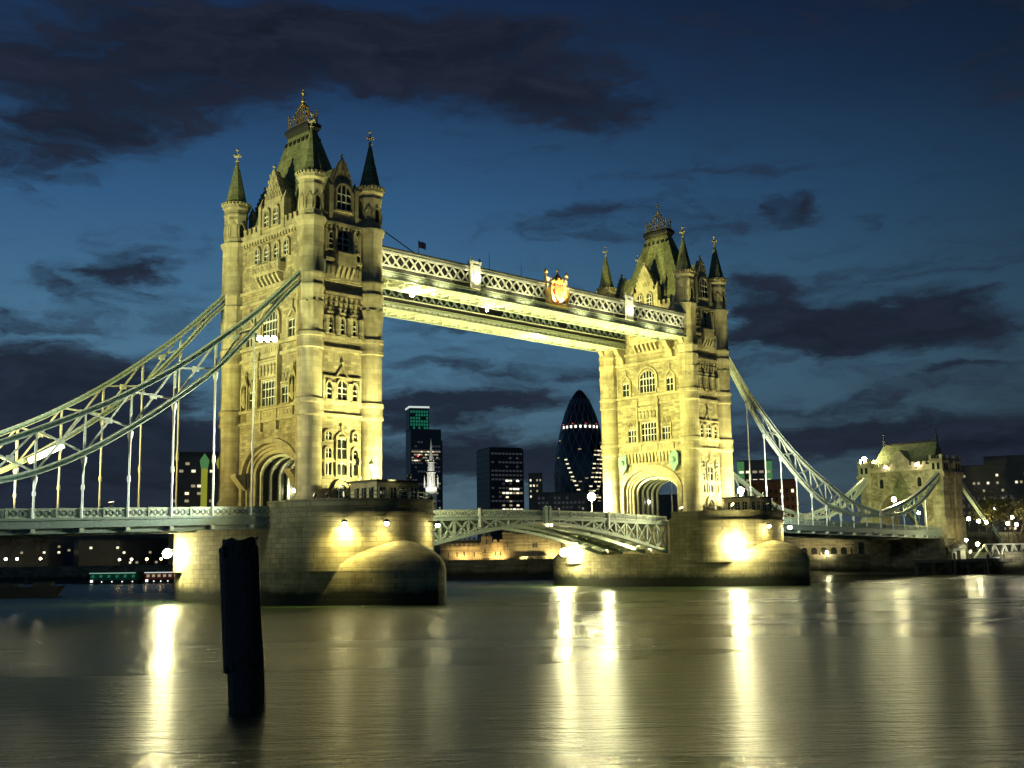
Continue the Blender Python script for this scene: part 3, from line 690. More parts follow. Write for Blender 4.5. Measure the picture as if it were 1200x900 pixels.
        for k in range(4):
            x = -1.2 + k * .8; m_.add([(x - .2, 0, 43.2), (x + .2, 0, 43.2), (x - .2, -.5, 43.5), (x + .2, -.5, 43.5), (x - .2, -1.2, 44.7), (x + .2, -1.2, 44.7), (x - .2, -1.2, 45), (x + .2, -1.2, 45), (x - .2, 0, 45), (x + .2, 0, 45)],
                  [(0, 1, 3, 2), (2, 3, 5, 4), (4, 5, 7, 6), (6, 7, 9, 8), (0, 2, 4, 6, 8), (1, 9, 7, 5, 3)])
        for s_ in (-1, 1):
            for k in range(2): x = s_ * (1.95 + k * .65); m_.box(x - .24, x + .24, -.6, -.4, 43.8, 44.8)
            m_.box(s_ * 2.75 - .2, s_ * 2.75 + .2, -.3, 0, 46.9, 50)
        m_.build('balcony', 'dressed', t)
        for a in (-1.95, 0, 1.95): window(t, face, a, 35.75, O, .62, 2.2, 1, 2, 'p', C)
        m_ = MB(); m_.M = fm                                 # arcade piers with paired shafts and the stepped corbel grid
        for a in (-2.9, -.98, .98, 2.9):
            m_.box(a - .42, a + .42, -.55, 0, 35.6, 38.0); m_.lathe(a, -.5, [(.46, 35.6), (.4, 35.9), (.36, 37.6), (.48, 38.0)], 8)
            for k in range(3): m_.box(a - .48, a + .48, -.66, -.3, 36.1 + k * .6, 36.25 + k * .6)
        m_.box(-3.1, 3.1, -.35, 0, 38.45, 38.75)
        for r_ in range(3):
            z = 38.8 + r_ * .75
            for k in range(8):
                x = -2.9 + k * .83 + (r_ % 2) * .0; m_.box(x - .2, x + .2, -.28 - .14 * r_, 0, z, z + .55); m_.box(x - .34, x + .34, -.22 - .14 * r_, 0, z + .32, z + .5)
        m_.box(-3.1, 3.1, -.62, 0, 40.95, 41.35)
        m_.build('corbel_table', 'dressed', t)
        window(t, face, 0, 26.9, O, 1.5, 2.6, 2, 2, 'p', C)
        for a in (-2.1, 2.1): window(t, face, a, 26.9, O, .75, 2.3, 1, 2, 'p', C)
        m_ = MB(); m_.M = fm
        for s_ in (-1, 1):
            m_.box(s_ * 2.95 - .16, s_ * 2.95 + .16, -.3, 0, 26.7, 30.0); m_.box(s_ * 1.3 - .28, s_ * 1.3 + .28, -.3, 0, 26.7, 29.2)
            m_.bar((s_ * 1.05, -.2, 29.9), (0, -.2, 31.3), .14, .2)
        m_.box(-3.15, 3.15, -.36, 0, 29.8, 30.02); m_.lathe(0, -.25, [(.14, 31), (.1, 31.7), (.26, 31.95), (.1, 32.2), (.03, 32.6)], 6)
        m_.build('window_hood', 'dressed', t)
        window(t, face, 0, 19.1, O, 1.5, 2.7, 2, 2, None, C); window(t, face, 0, 16.95, O, 1.5, 1.6, 2, 1, None, C)
        for a in (-2.15, 2.15):
            ww = .9 if a < 0 else .6
            window(t, face, a, 21.5, O, ww, 1.1, 2 if a < 0 else 1, 1, 'p', C); window(t, face, a, 19.15, O, ww, 1.25, 2 if a < 0 else 1, 1, 'p', C); window(t, face, a, 16.95, O, ww, 1.6, 2 if a < 0 else 1, 1, None, C)
        m_ = MB(); m_.M = fm; m_.box(-3.2, 3.2, -.22, 0, 18.62, 19.0); m_.bar((-.9, -.15, 22.0), (0, -.15, 22.7), .14, .2); m_.bar((.9, -.15, 22.0), (0, -.15, 22.7), .14, .2); m_.lathe(0, -.2, [(.12, 22.5), (.08, 23.1), (.24, 23.4), (.03, 23.9)], 6)
        m_.build('window_hood', 'dressed', t)
        m_ = MB(); m_.M = fm
        m_.prism(gothic(1.05, 13.9, 15.7, 12.2), 'y', .05, -.06, 1)
        for k in range(5): x = -.8 + k * .4; m_.box(x - .05, x + .05, -.14, 0, 14.3, 15.4 - abs(x) * .7)
        m_.box(-1.05, 1.05, -.16, 0, 14.15, 14.35)
        m_.band(gothic(1.05, 13.9, 15.7, 12.2), gothic(1.4, 13.9, 16.15, 12.2), 'y', .05, -.35); m_.band(gothic(1.5, 13.9, 16.25, 12.2), gothic(1.72, 13.9, 16.5, 12.2), 'y', .05, -.5)
        m_.build('door', ['dressed', 'glass'], t)
        for a in (-2.55, 2.55): window(t, face, a, 13.3, O, .8, 1.4, 1, 1, None, C)
    return t
towerL = make_tower(0, 'nearer floodlit stone gothic bridge tower with four slate spires at left')
towerR = make_tower(82, 'farther floodlit stone gothic bridge tower behind the pair of walkways')

# ================================================================== DECKS
def panel_mesh(L, H, style='x'):
    """one cast-iron parapet panel, face towards -y, x from 0 to L"""
    p = MB()
    p.box(0, L, -.03, .06, 0, H, 1); p.box(0, L, -.12, .1, H - .13, H + .03); p.box(0, L, -.12, .1, 0, .12); p.box(-.09, .09, -.15, .12, 0, H + .02)
    z0, z1 = .2, H - .2; x0, x1 = .2, L - .2; zc = (z0 + z1) / 2
    nx = max(1, round((x1 - x0) / (z1 - z0)))
    for i in range(nx):
        a = x0 + (x1 - x0) * i / nx; b_ = x0 + (x1 - x0) * (i + 1) / nx; c = (a + b_) / 2
        p.bar((a, -.07, z0), (b_, -.07, z1), .08, .06, 2); p.bar((a, -.075, z1), (b_, -.075, z0), .08, .06, 2)
        for k in range(8):
            t0, t1 = 2 * PI * k / 8, 2 * PI * (k + 1) / 8; r = (z1 - z0) * .26
            p.bar((c + r * math.cos(t0), -.08, zc + r * math.sin(t0)), (c + r * math.cos(t1), -.08, zc + r * math.sin(t1)), .06, .05, 2)
    return p.mesh('parapet_panel', ['sage', 'pale', 'gird'])
PM = panel_mesh(2.69, 1.08)
def deck_z(s): return 12.72 - .0285 * max(0, s - 10.6) if s < 44 else 11.77 - .0 * (s - 44)
def make_deck(cx, sgn, s_end, label, flat):
    zt = (lambda s: 12.80 - .0165 * (s - 10.6)) if flat else (lambda s: 12.68 - .0275 * (s - 10.6))
    t = thing('bridge_deck', label, 'bridge deck', (cx + sgn * 10.6, 0, 11))
    s0 = 10.7
    X = lambda s: cx + sgn * s
    d = MB()
    for (ya, yb, za, zb) in ((-8.9, 8.9, -1.15, -1.0),):
        d.add([(X(s0), ya, zt(s0) + za), (X(s_end), ya, zt(s_end) + za), (X(s_end), yb, zt(s_end) + za), (X(s0), yb, zt(s0) + za),
               (X(s0), ya, zt(s0) + zb), (X(s_end), ya, zt(s_end) + zb), (X(s_end), yb, zt(s_end) + zb), (X(s0), yb, zt(s0) + zb)], [(3, 2, 1, 0), (4, 5, 6, 7), (0, 1, 5, 4), (1, 2, 6, 5), (2, 3, 7, 6), (3, 0, 4, 7)])
    d.build('road', 'asphalt', t)
    for yy in (-1, 1):
        gmb = MB(); y0 = yy * 9.2
        for dz0, dz1, o0, o1 in ((-1.30, -1.08, 9.0, 9.55), (-1.95, -1.30, 9.0, 9.3), (-2.15, -1.95, 9.0, 9.5), (-2.75, -2.6, 8.6, 9.2), (-2.6, -2.15, 8.7, 8.9)):
            ya, yb = sorted((yy * o0, yy * o1))
            gmb.add([(X(s0), ya, zt(s0) + dz0), (X(s_end), ya, zt(s_end) + dz0), (X(s_end), yb, zt(s_end) + dz0), (X(s0), yb, zt(s0) + dz0),
                     (X(s0), ya, zt(s0) + dz1), (X(s_end), ya, zt(s_end) + dz1), (X(s_end), yb, zt(s_end) + dz1), (X(s0), yb, zt(s0) + dz1)], [(3, 2, 1, 0), (4, 5, 6, 7), (0, 1, 5, 4), (1, 2, 6, 5), (2, 3, 7, 6), (3, 0, 4, 7)])
        gmb.build('edge_girder', 'gird', t)
        s = s0 + .1; k = 0
        while s + 2.69 < s_end:
            a = X(s) if sgn > 0 else X(s + 2.69)
            o = put('parapet_panel', PM, t, (a if yy < 0 else a + 2.69, y0, zt(s + 1.3) - 1.08), 0 if yy < 0 else PI); s += 2.69; k += 1
    cr = MB(); s = 13.3
    while s < s_end:
        cr.box(X(s) - .25, X(s) + .25, -9.1, 9.1, zt(s) - 2.55, zt(s) - 1.2); s += 5.4
    cr.build('cross_girders', 'gird', t)
    for s in [13.3 + 5.4 * i for i in range(9 if not flat else 14)]:
        if s > s_end: break
        for yy in (-1, 1): m_ = MB(); m_.box(X(s) - .22, X(s) + .22, *sorted((yy * 8.9, yy * 9.62)), zt(s) - 2.62, zt(s) - 2.2); m_.build('girder_bracket', 'pale', t)
    return t, zt
deckL, ztL = make_deck(0, -1, 92, 'left side span road deck running out of the picture to the left', False)
deckR, ztR = make_deck(82, 1, 92, 'right side span road deck between the farther tower and the small gatehouse', True)

# ---- bascule leaves
def make_bascule(x0, x1, label):
    """x0 = pier end, x1 = middle of the river span"""
    t = thing('bascule_leaf', label, 'bascule', (x0, 0, 11))
    L = abs(x1 - x0); sg = 1 if x1 > x0 else -1; N = 11
    top = lambda u: 11.55 + .55 * math.sin(u * PI / 2); low = lambda u: 11.15 - 4.75 * (1 - u) ** 1.55 if u < 1 else 11.15
    X = lambda u: x0 + sg * L * u
    d = MB()
    for i in range(N):
        a, b_ = i / N, (i + 1) / N
        d.add([(X(a), -7.5, top(a) - .12), (X(b_), -7.5, top(b_) - .12), (X(b_), 7.5, top(b_) - .12), (X(a), 7.5, top(a) - .12), (X(a), -7.5, top(a)), (X(b_), -7.5, top(b_)), (X(b_), 7.5, top(b_)), (X(a), 7.5, top(a))], [(3, 2, 1, 0), (4, 5, 6, 7), (0, 1, 5, 4), (2, 3, 7, 6)])
    d.build('road', 'asphalt', t)
    for y, nm in ((-7.7, 'girder'), (-2.6, 'girder'), (2.6, 'girder'), (7.7, 'girder')):
        m_ = MB()
        m_.sweep([(X(i / N), y, top(i / N) - .3) for i in range(N + 1)], .5, .42)
        m_.sweep([(X(i / N), y, low(i / N)) for i in range(N + 1)], .62, .5)
        for i in range(N):
            a, b_ = i / N, (i + 1) / N
            if top(a) - low(a) > .9:
                m_.bar((X(a), y, low(a)), (X(a), y, top(a) - .4), .34, .3)
                if i % 2 == 0 or top(a) - low(a) > 2.6: m_.bar((X(a), y, low(a)), (X(b_), y, top(b_) - .4), .3, .22)
                if i % 2 == 1 or top(a) - low(a) > 2.2: m_.bar((X(a), y, top(a) - .4), (X(b_), y, low(b_)), .3, .22)
        m_.build(nm, 'truss' if abs(y) > 5 else 'sage', t)
    m_ = MB()
    for i in range(N + 1):
        a = min(.985, i / N); m_.box(X(a) - .14, X(a) + .14, -7.5, 7.5, top(a) - .75, top(a) - .3); m_.box(X(a) - .12, X(a) + .12, -7.5, 7.5, low(a) + .25, low(a) + .5)
    for i in range(0, N):
        a, b_ = i / N, min(.985, (i + 1) / N)
        for y0, y1 in ((-7.5, -2.6), (-2.6, 2.6), (2.6, 7.5)): m_.bar((X(a), y0, low(a) + .3), (X(b_), y1, low(b_) + .3), .2, .14); m_.bar((X(a), y1, low(a) + .3), (X(b_), y0, low(b_) + .3), .2, .14)
    m_.build('cross_bracing', 'pale', t)
    n_ = 11
    for yy in (-1, 1):
        for i in range(n_):
            u0 = i / n_ if sg > 0 else (i + 1) / n_
            o = put('parapet_panel', PM2, t, (X(u0) if yy < 0 else X(u0) + L / n_, yy * 7.75, top((i + .5) / n_) + .0), 0 if yy < 0 else PI)
        f = MB()
        f.sweep([(X(i / N), yy * 7.9, top(i / N) - .05) for i in range(N + 1)], .4, .22); f.build('edge_rail', 'gird', t)
    for u in (.52,):
        m_ = MB(); x = X(u)
        for yy in (-1, 1): m_.box(x - .16, x + .16, *sorted((yy * 7.9, yy * 8.2)), top(u) - 1.6, top(u) + 1.25)
        m_.build('guide_post', 'white', t)
    return t
PM2 = panel_mesh(30.3 / 11, 1.02)
make_bascule(10.68, 40.9, 'left bascule leaf with arched lattice girders resting on the near pier')
make_bascule(71.32, 41.1, 'right bascule leaf with arched lattice girders resting on the far pier')
m_ = MB()
for xx in (40.55, 41.45): m_.box(xx - .3, xx + .3, -8.3, -7.9, 11.0, 13.5); m_.lathe(xx, -8.1, [(.3, 13.5), (.34, 13.6), (.05, 13.9)], 8)
tag(m_.build('lock_posts', 'gird', None, at=(41, -8.1, 11)), 'pair of short iron posts where the two bascule leaves meet at mid river', 'post')
for xx, nm in ((40.55, 'left'), (41.45, 'right')):
    t = thing('signal_lamp', f'small warm navigation lamp under the {nm} post at the bascule joint', 'lamp', (xx, -8.35, 10.9)); a = MB(); a.sphere((xx, -8.35, 10.8), .22); a.build('globe', 'globe_sod', t, True); a = MB(); a.box(xx - .1, xx + .1, -8.4, -8.0, 10.95, 11.2); a.build('bracket', 'darksteel', t)

# ================================================================== SUSPENSION CHAINS
UP = [(4.9, 45.0), (7.2, 42.8), (12.6, 37.6), (18.3, 33.0), (24.5, 28.55), (32.1, 24.1), (40.4, 20.3), (47.0, 17.6), (52.5, 15.9), (58, 14.9), (62.6, 14.25)]
LO = [(4.9, 43.6), (8.5, 40.3), (13.3, 34.9), (18.7, 29.3), (24.2, 25.0), (29.6, 21.3), (35, 18.1), (40.4, 15.75), (45.8, 14.4), (51, 13.75), (56.6, 13.55), (62.6, 13.85)]
UP2 = [(62.6, 14.25), (65.3, 14.9), (71, 16.1), (76.8, 17.7), (83, 20.0), (88, 22.3), (92.5, 24.6)]
LO2 = [(62.6, 13.85), (67, 13.9), (72.6, 14.4), (77, 15.5), (82.6, 17.6), (88, 20.5), (92.5, 23.6)]
def interp(P, s):
    for i in range(len(P) - 1):
        if P[i][0] <= s <= P[i + 1][0]: return P[i][1] + (P[i + 1][1] - P[i][1]) * (s - P[i][0]) / (P[i + 1][0] - P[i][0])
    return P[-1][1]
def make_chain(cx, sgn, y, zt, label):
    t = thing('suspension_chain', label, 'suspension chain', (cx + sgn * 62.6, y, 11.8))
    X = lambda s: cx + sgn * s
    for nm, P in (('upper_chord', UP), ('lower_chord', LO), ('upper_chord', UP2), ('lower_chord', LO2)):
        m_ = MB(); Q = catmull(P, 4)
        m_.sweep([(X(s), y, z) for s, z in Q], .34, .56, 0); m_.sweep([(X(s), y, z + .31) for s, z in Q], .8, .09, 1); m_.sweep([(X(s), y, z - .31) for s, z in Q], .8, .09, 1)
        m_.build(nm, ['teal', 'pale'], t)
    hang = [13.3 + 5.4 * i for i in range(9)] + [68, 73.4, 78.8, 84.2]
    U = catmull(UP, 5); Lw = catmull(LO, 5); U2 = catmull(UP2, 5); L2 = catmull(LO2, 5)
    uz = lambda s: interp(U if s < 62.6 else U2, s); lz = lambda s: interp(Lw if s < 62.6 else L2, s)
    for s in hang:
        h = MB(); x = X(s)
        h.lathe(x, y, [(.05, lz(s) - .2), (.34, lz(s) - .5), (.3, lz(s) - 1.0), (.16, lz(s) - 1.5), (.13, lz(s) - 1.8), (.115, zt(s) + .5 + (lz(s) - zt(s)) * .35), (.2, zt(s) + .45 + (lz(s) - zt(s)) * .33), (.2, zt(s) + .2 + (lz(s) - zt(s)) * .31), (.115, zt(s) + .1 + (lz(s) - zt(s)) * .3), (.13, zt(s) - 1.2)] if lz(s) - zt(s) > 3 else [(.05, lz(s) - .2), (.34, lz(s) - .45), (.14, lz(s) - 1.0), (.13, zt(s) - 1.1)], 10)
        h.build('hanger', 'white', t, True)
        v = MB(); v.bar((x, y, lz(s)), (x, y, uz(s)), .24, .24); v.build('post', 'pale', t)
    pts = [7.9] + hang[:9] + [60.5]
    for A in (pts, [65] + hang[9:] + [89.5]):
        for a, b_ in zip(A[:-1], A[1:]):
            ga = min(uz(a) - lz(a), uz(b_) - lz(b_))
            if ga < .7: continue
            v = MB()
            v.bar((X(a), y, lz(a)), (X(b_), y, uz(b_)), .22, .2); v.bar((X(a), y, uz(a)), (X(b_), y, lz(b_)), .22, .2)
            c = (a + b_) / 2; zc = (lz(a) + uz(a) + lz(b_) + uz(b_)) / 4
            v.box(X(c) - .42, X(c) + .42, y - .12, y + .12, zc - .3, zc + .3); v.build('cross_brace', 'pale', t)
    nd = MB(); nd.lathe(X(62.6), y, [(.3, 11.0), (.3, 13.2)], 10); nd.M = Matrix.Translation((X(62.6), y, 14.05)) @ Matrix.Rotation(PI / 2, 4, 'X'); nd.lathe(0, 0, [(.75, -.55), (.85, -.4), (.85, .4), (.75, .55)], 14); nd.build('joint', 'pale', t)
    sd = MB(); x0, x1 = sorted((X(3.0), X(5.6))); sd.box(x0, x1, y - .75, y + .75, 43.2, 45.6); sd.build('saddle', 'gird', t)
    return t
make_chain(0, -1, -TB, ztL, 'nearer suspension chain at left, hung with white rods in front of the left tower')
make_chain(0, -1, TB, ztL, 'farther suspension chain at left, seen behind the nearer one')
make_chain(82, 1, -TB, ztR, 'nearer suspension chain at right, sagging from the farther tower to the gatehouse')
make_chain(82, 1, TB, ztR, 'farther suspension chain at right, low behind the farther pier')

# ================================================================== HIGH WALKWAYS
def make_walkway(sg, label):
    t = thing('walkway', label, 'walkway', (41, sg * 7.6, 44.6))
    xa, xb = 4.9, 77.1; yo, yi = sg * 10.05, sg * 5.2
    ya, yb = sorted((yo, yi))
    m_ = MB(); m_.box(xa, xb, ya + .15, yb - .15, 45.35, 45.5)
    for i in range(37):
        x = xa + (xb - xa) * (i + .5) / 37; m_.box(x - .09, x + .09, ya + .1, yb - .1, 44.75, 45.35)
    for i in range(24):
        a = xa + (xb - xa) * i / 24; b_ = xa + (xb - xa) * (i + 1) / 24
        m_.bar((a, ya + .3, 44.75), (b_, yb - .3, 44.75), .13, .1); m_.bar((a, yb - .3, 44.75), (b_, ya + .3, 44.75), .13, .1)
    m_.build('floor', 'pale', t)
    for y, out in ((yo, 1), (yi, -1)):
        o = sg * out; m_ = MB()
        for z0, z1, d in ((44.62, 44.8, .30), (44.8, 45.3, .08), (45.3, 45.48, .26), (45.62, 45.72, .34)):
            m_.box(xa, xb, *sorted((y - .2 * o, y + d * o)), z0, z1, 1)
        for i in range(60): x = xa + (xb - xa) * i / 60; m_.box(x, x + .75, *sorted((y, y + .14 * o)), 44.95, 45.18, 2)
        m_.box(xa, xb, *sorted((y - .1 * o, y + .05 * o)), 45.7, 46.45, 3)
        m_.box(xa, xb, *sorted((y - .25 * o, y + .3 * o)), 46.35, 46.5, 0); m_.box(xa, xb, *sorted((y - .25 * o, y + .22 * o)), 48.25, 48.55, 2); m_.box(xa, xb, *sorted((y - .2 * o, y + .4 * o)), 48.95, 49.1, 3); m_.box(xa, xb, *sorted((y - .2 * o, y + .1 * o)), 48.55, 48.95, 0)
        m_.build('chord', ['pale', 'sage', 'white', 'lead'], t)
        # lattice in bays between the pilasters
        bays = [(xa, 23.0), (24.8, 39.4), (44.4, 58.8), (60.6, xb)]
        for a, b_ in bays:
            l_ = MB(); n_ = round((b_ - a) / 1.62)
            for i in range(n_):
                p, q_ = a + (b_ - a) * i / n_, a + (b_ - a) * (i + 1) / n_
                l_.bar((p, y, 46.45), (q_, y, 48.3), .28, .16); l_.bar((p, y, 48.3), (q_, y, 46.45), .28, .16); l_.box((p + q_) / 2 - .22, (p + q_) / 2 + .22, y - .12, y + .12, 47.15, 47.6)
            l_.build('lattice', 'white' if out == 1 else 'gird', t)  # inner lattice gets a darker paint, standing in for its shade
        b2 = MB(); b2.box(xa, xb, y - .02 - .5 * o, y + .02 - .5 * o, 46.5, 48.9); b2.build('inner_screen', 'lead', t)
        if out == 1:
            for c in (23.9, 59.7):
                s_ = MB(); s_.box(c - .85, c + .85, *sorted((y - .2 * o, y + .55 * o)), 45.6, 49.7); s_.box(c - 1.05, c + 1.05, *sorted((y - .2 * o, y + .7 * o)), 49.4, 49.75)
                s_.prism([(c - .6, 49.1), (c - .6, 47.4), (c, 46.5), (c + .6, 47.4), (c + .6, 49.1)], 'y', *sorted((y + .5 * o, y + .72 * o)))
                for e in (-.85, .85): s_.lathe(c + e, y + .4 * o, [(.16, 45.6), (.16, 49.8), (.26, 49.9), (.04, 50.4)], 8)
                s_.build('pilaster', 'white', t)
    r = MB(); r.prism([(ya - .2, 49.1), ((ya + yb) / 2, 49.75), (yb + .2, 49.1)], 'x', xa, xb); r.build('roof', 'lead', t)
    for x in (9.2, 74.2):
        s_ = 1 if x < 40 else -1; xx = 4.75 if x < 40 else 77.25
        for y in (yo - .6 * sg, yi + .6 * sg):
            bk = MB(); bk.prism([(xx, 44.6), (xx + s_ * 2.6, 44.6), (xx + s_ * 1.9, 43.6), (xx + s_ * 1.0, 43.0), (xx + s_ * .6, 41.9), (xx, 41.6)], 'y', y - .5, y + .5); bk.build('bracket', 'dressed', t)
    return t
wn_ = make_walkway(-1, 'nearer high-level walkway with bright white lattice and gilded crest')
wf_ = make_walkway(1, 'farther high-level walkway seen low behind the nearer one')
# crest at the middle of the near walkway
t = thing('crest', 'gilded coat of arms with crown glowing at the middle of the nearer walkway', 'coat of arms', (41.9, -10.4, 45.6))
m_ = MB(); y = -10.35
m_.box(39.6, 44.2, -10.3, -9.8, 45.5, 50.0); m_.build('back_plate', 'white', t)
m_ = MB()
m_.prism([(40.9, 48.9), (40.9, 47.2), (41.9, 46.0), (42.9, 47.2), (42.9, 48.9)], 'y', -10.75, -10.3); m_.build('shield', 'red', t)
m_ = MB()
for k in range(4): m_.bar((41.0 + .6 * k, -10.8, 46.9), (41.0 + .6 * k + .02, -10.8, 48.7), .1, .06)
m_.bar((40.95, -10.82, 48.0), (42.85, -10.82, 48.0), .16, .08); m_.bar((41.9, -10.82, 46.2), (41.9, -10.82, 48.9), .16, .08); m_.build('cross', 'gold', t)
for sg in (-1, 1):
    m_ = MB(); x = 41.9 + sg * 1.7
    for a, b_, w0 in (((x, 46.0), (x + .1 * sg, 47.2), .5), ((x + .1 * sg, 47.2), (x - .1 * sg, 48.5), .62), ((x - .1 * sg, 48.5), (x - .3 * sg, 49.2), .5), ((x - .1 * sg, 48.2), (x - .7 * sg, 48.5), .28), ((x + .3 * sg, 46.2), (x + .6 * sg, 48.2), .16), ((x, 47.4), (x - .6 * sg, 47.1), .26)):
        m_.bar((a[0], -10.6, a[1]), (b_[0], -10.6, b_[1]), w0, .4, None, 8)
    m_.sphere((x - .35 * sg, -10.65, 49.4), .36, None, 8, 6); m_.build('supporter', 'gold', t, True)
m_ = MB(); m_.lathe(41.9, -10.4, [(.75, 49.0), (.9, 49.5), (.8, 49.6), (.5, 50.3), (.2, 50.7), (.22, 50.9), (.08, 51.0), (.2, 51.3), (.04, 51.7)], 10)
for k in range(6): a = k * PI / 3; m_.lathe(41.9 + .85 * math.cos(a), -10.4 + .85 * math.sin(a), [(.1, 49.5), (.22, 49.8), (.02, 50.2)], 6)
m_.build('crown', 'gold', t)
m_ = MB()
for k in range(9): x = 40.2 + k * .425; m_.lathe(x, -10.55, [(.02, 45.35), (.22, 45.6), (.18, 45.9), (.02, 46.15)], 6)
for sg in (-1, 1): m_.lathe(41.9 + sg * 2.45, -10.1, [(.2, 45.4), (.2, 50.6), (.34, 50.75), (.3, 51.1), (.04, 51.4)], 8)
m_.build('scrollwork', 'gold', t)
# flag and aerials on the walkway roof
t = thing('flag', 'small white flag with a red cross flying above the nearer walkway', 'flag', (15.2, -7.6, 49.6))
m_ = MB(); m_.lathe(15.2, -7.6, [(.05, 49.5), (.04, 52.2)], 6); m_.build('pole', 'white', t)
m_ = MB(); 
def fl(u, v): return (15.25 + 1.5 * u, -7.6 + .18 * math.sin(u * 7), 50.9 + 1.0 * v + .1 * math.sin(u * 6))
K = 10
for i in range(K):
    for j in range(5): 
        a, b_, c, d = fl(i / K, j / 5), fl((i + 1) / K, j / 5), fl((i + 1) / K, (j + 1) / 5), fl(i / K, (j + 1) / 5)
        red = 1 if (j == 2 or i in (4, 5)) else 0
        m_.add([a, b_, c, d], [(0, 1, 2, 3)], red)
m_.build('cloth', ['cloth', 'red'], t)
for x, h, nm in ((29.5, 3.0, 'between flag and crest'), (36.5, 2.4, 'just left of the crest')):
    m_ = MB(); m_.lathe(x, -7.6, [(.06, 49.4), (.03, 49.7 + h)], 6); tag(m_.build('aerial', 'pale', None, at=(x, -7.6, 49.4)), f'thin aerial on the walkway roof {nm}', 'aerial')
m_ = MB(); m_.bar((6.2, -8.6, 52.6), (14, -8.6, 49.5), .12); tag(m_.build('stay_wire', 'pale', None, at=(14, -8.6, 49.5)), 'slanting stay from the left tower down to the walkway roof', 'stay')

# ================================================================== PIER CABINS
def make_cabin(cx, label):
    t = thing('control_cabin', label, 'cabin', (cx + 2, -15, 12.2)); x, y = cx + 2.2, -16.2
    b = MB(); b.box(x - 3.4, x + 3.4, y - 2.6, y + 2.8, 12.2, 15.6); b.box(x - 3.6, x + 3.6, y - 2.8, y + 3.0, 15.2, 15.45); b.build('wall', 'dressed', t)
    b = MB(); b.box(x - 3.75, x + 3.75, y - 2.95, y + 3.1, 15.6, 15.85); b.build('roof', 'lead', t)
    for i in range(4):
        w_ = MB(); xx = x - 2.55 + i * 1.7; w_.box(xx - .5, xx + .5, y - 2.66, y - 2.55, 13.3, 14.9); o = w_.build('window', 'glass', t); f = MB()
        for e in (-.56, .56): f.box(xx + e - .07, xx + e + .07, y - 2.76, y - 2.58, 13.2, 15.0)
        f.box(xx - .62, xx + .62, y - 2.78, y - 2.58, 14.9, 15.02); f.box(xx - .62, xx + .62, y - 2.84, y - 2.58, 13.1, 13.25); f.box(xx - .04, xx + .04, y - 2.74, y - 2.6, 13.3, 14.9); f.build('frame', 'dressed', o)
    for i in range(3):
        w_ = MB(); yy = y - 1.5 + i * 1.5; w_.box(x - 3.46, x - 3.35, yy - .45, yy + .45, 13.3, 14.9); o = w_.build('window', 'glass', t); f = MB(); f.box(x - 3.58, x - 3.38, yy - .55, yy + .55, 13.1, 13.25); f.box(x - 3.54, x - 3.38, yy - .55, yy + .55, 14.9, 15.02); f.box(x - 3.52, x - 3.4, yy - .04, yy + .04, 13.3, 14.9); f.build('frame', 'dressed', o)
    return t
make_cabin(0, 'low stone control cabin on the near pier beside the left tower')
make_cabin(82, 'low stone control cabin on the far pier beside the right tower')
for cx, nm in ((0, 'near'), (82, 'far')):
    t = thing('railing', f'green iron railing on top of the {nm} pier in front of its cabin', 'railing', (cx + 3, -20, 13.2)); P = [p for p in plan(12, 9.6, False, -1, 16)][4:]
    r = MB()
    for z in (13.75, 14.25):
        for a, b_ in zip(P[:-1], P[1:]): r.bar((cx + a[0] * .93, a[1], z), (cx + b_[0] * .93, b_[1], z), .07)
    r.build('rail', 'gird', t)
    for p in P:
        r = MB(); r.lathe(cx + p[0] * .93, p[1], [(.08, 12.2), (.08, 14.3), (.13, 14.36), (.02, 14.5)], 6); r.build('post', 'gird', t)

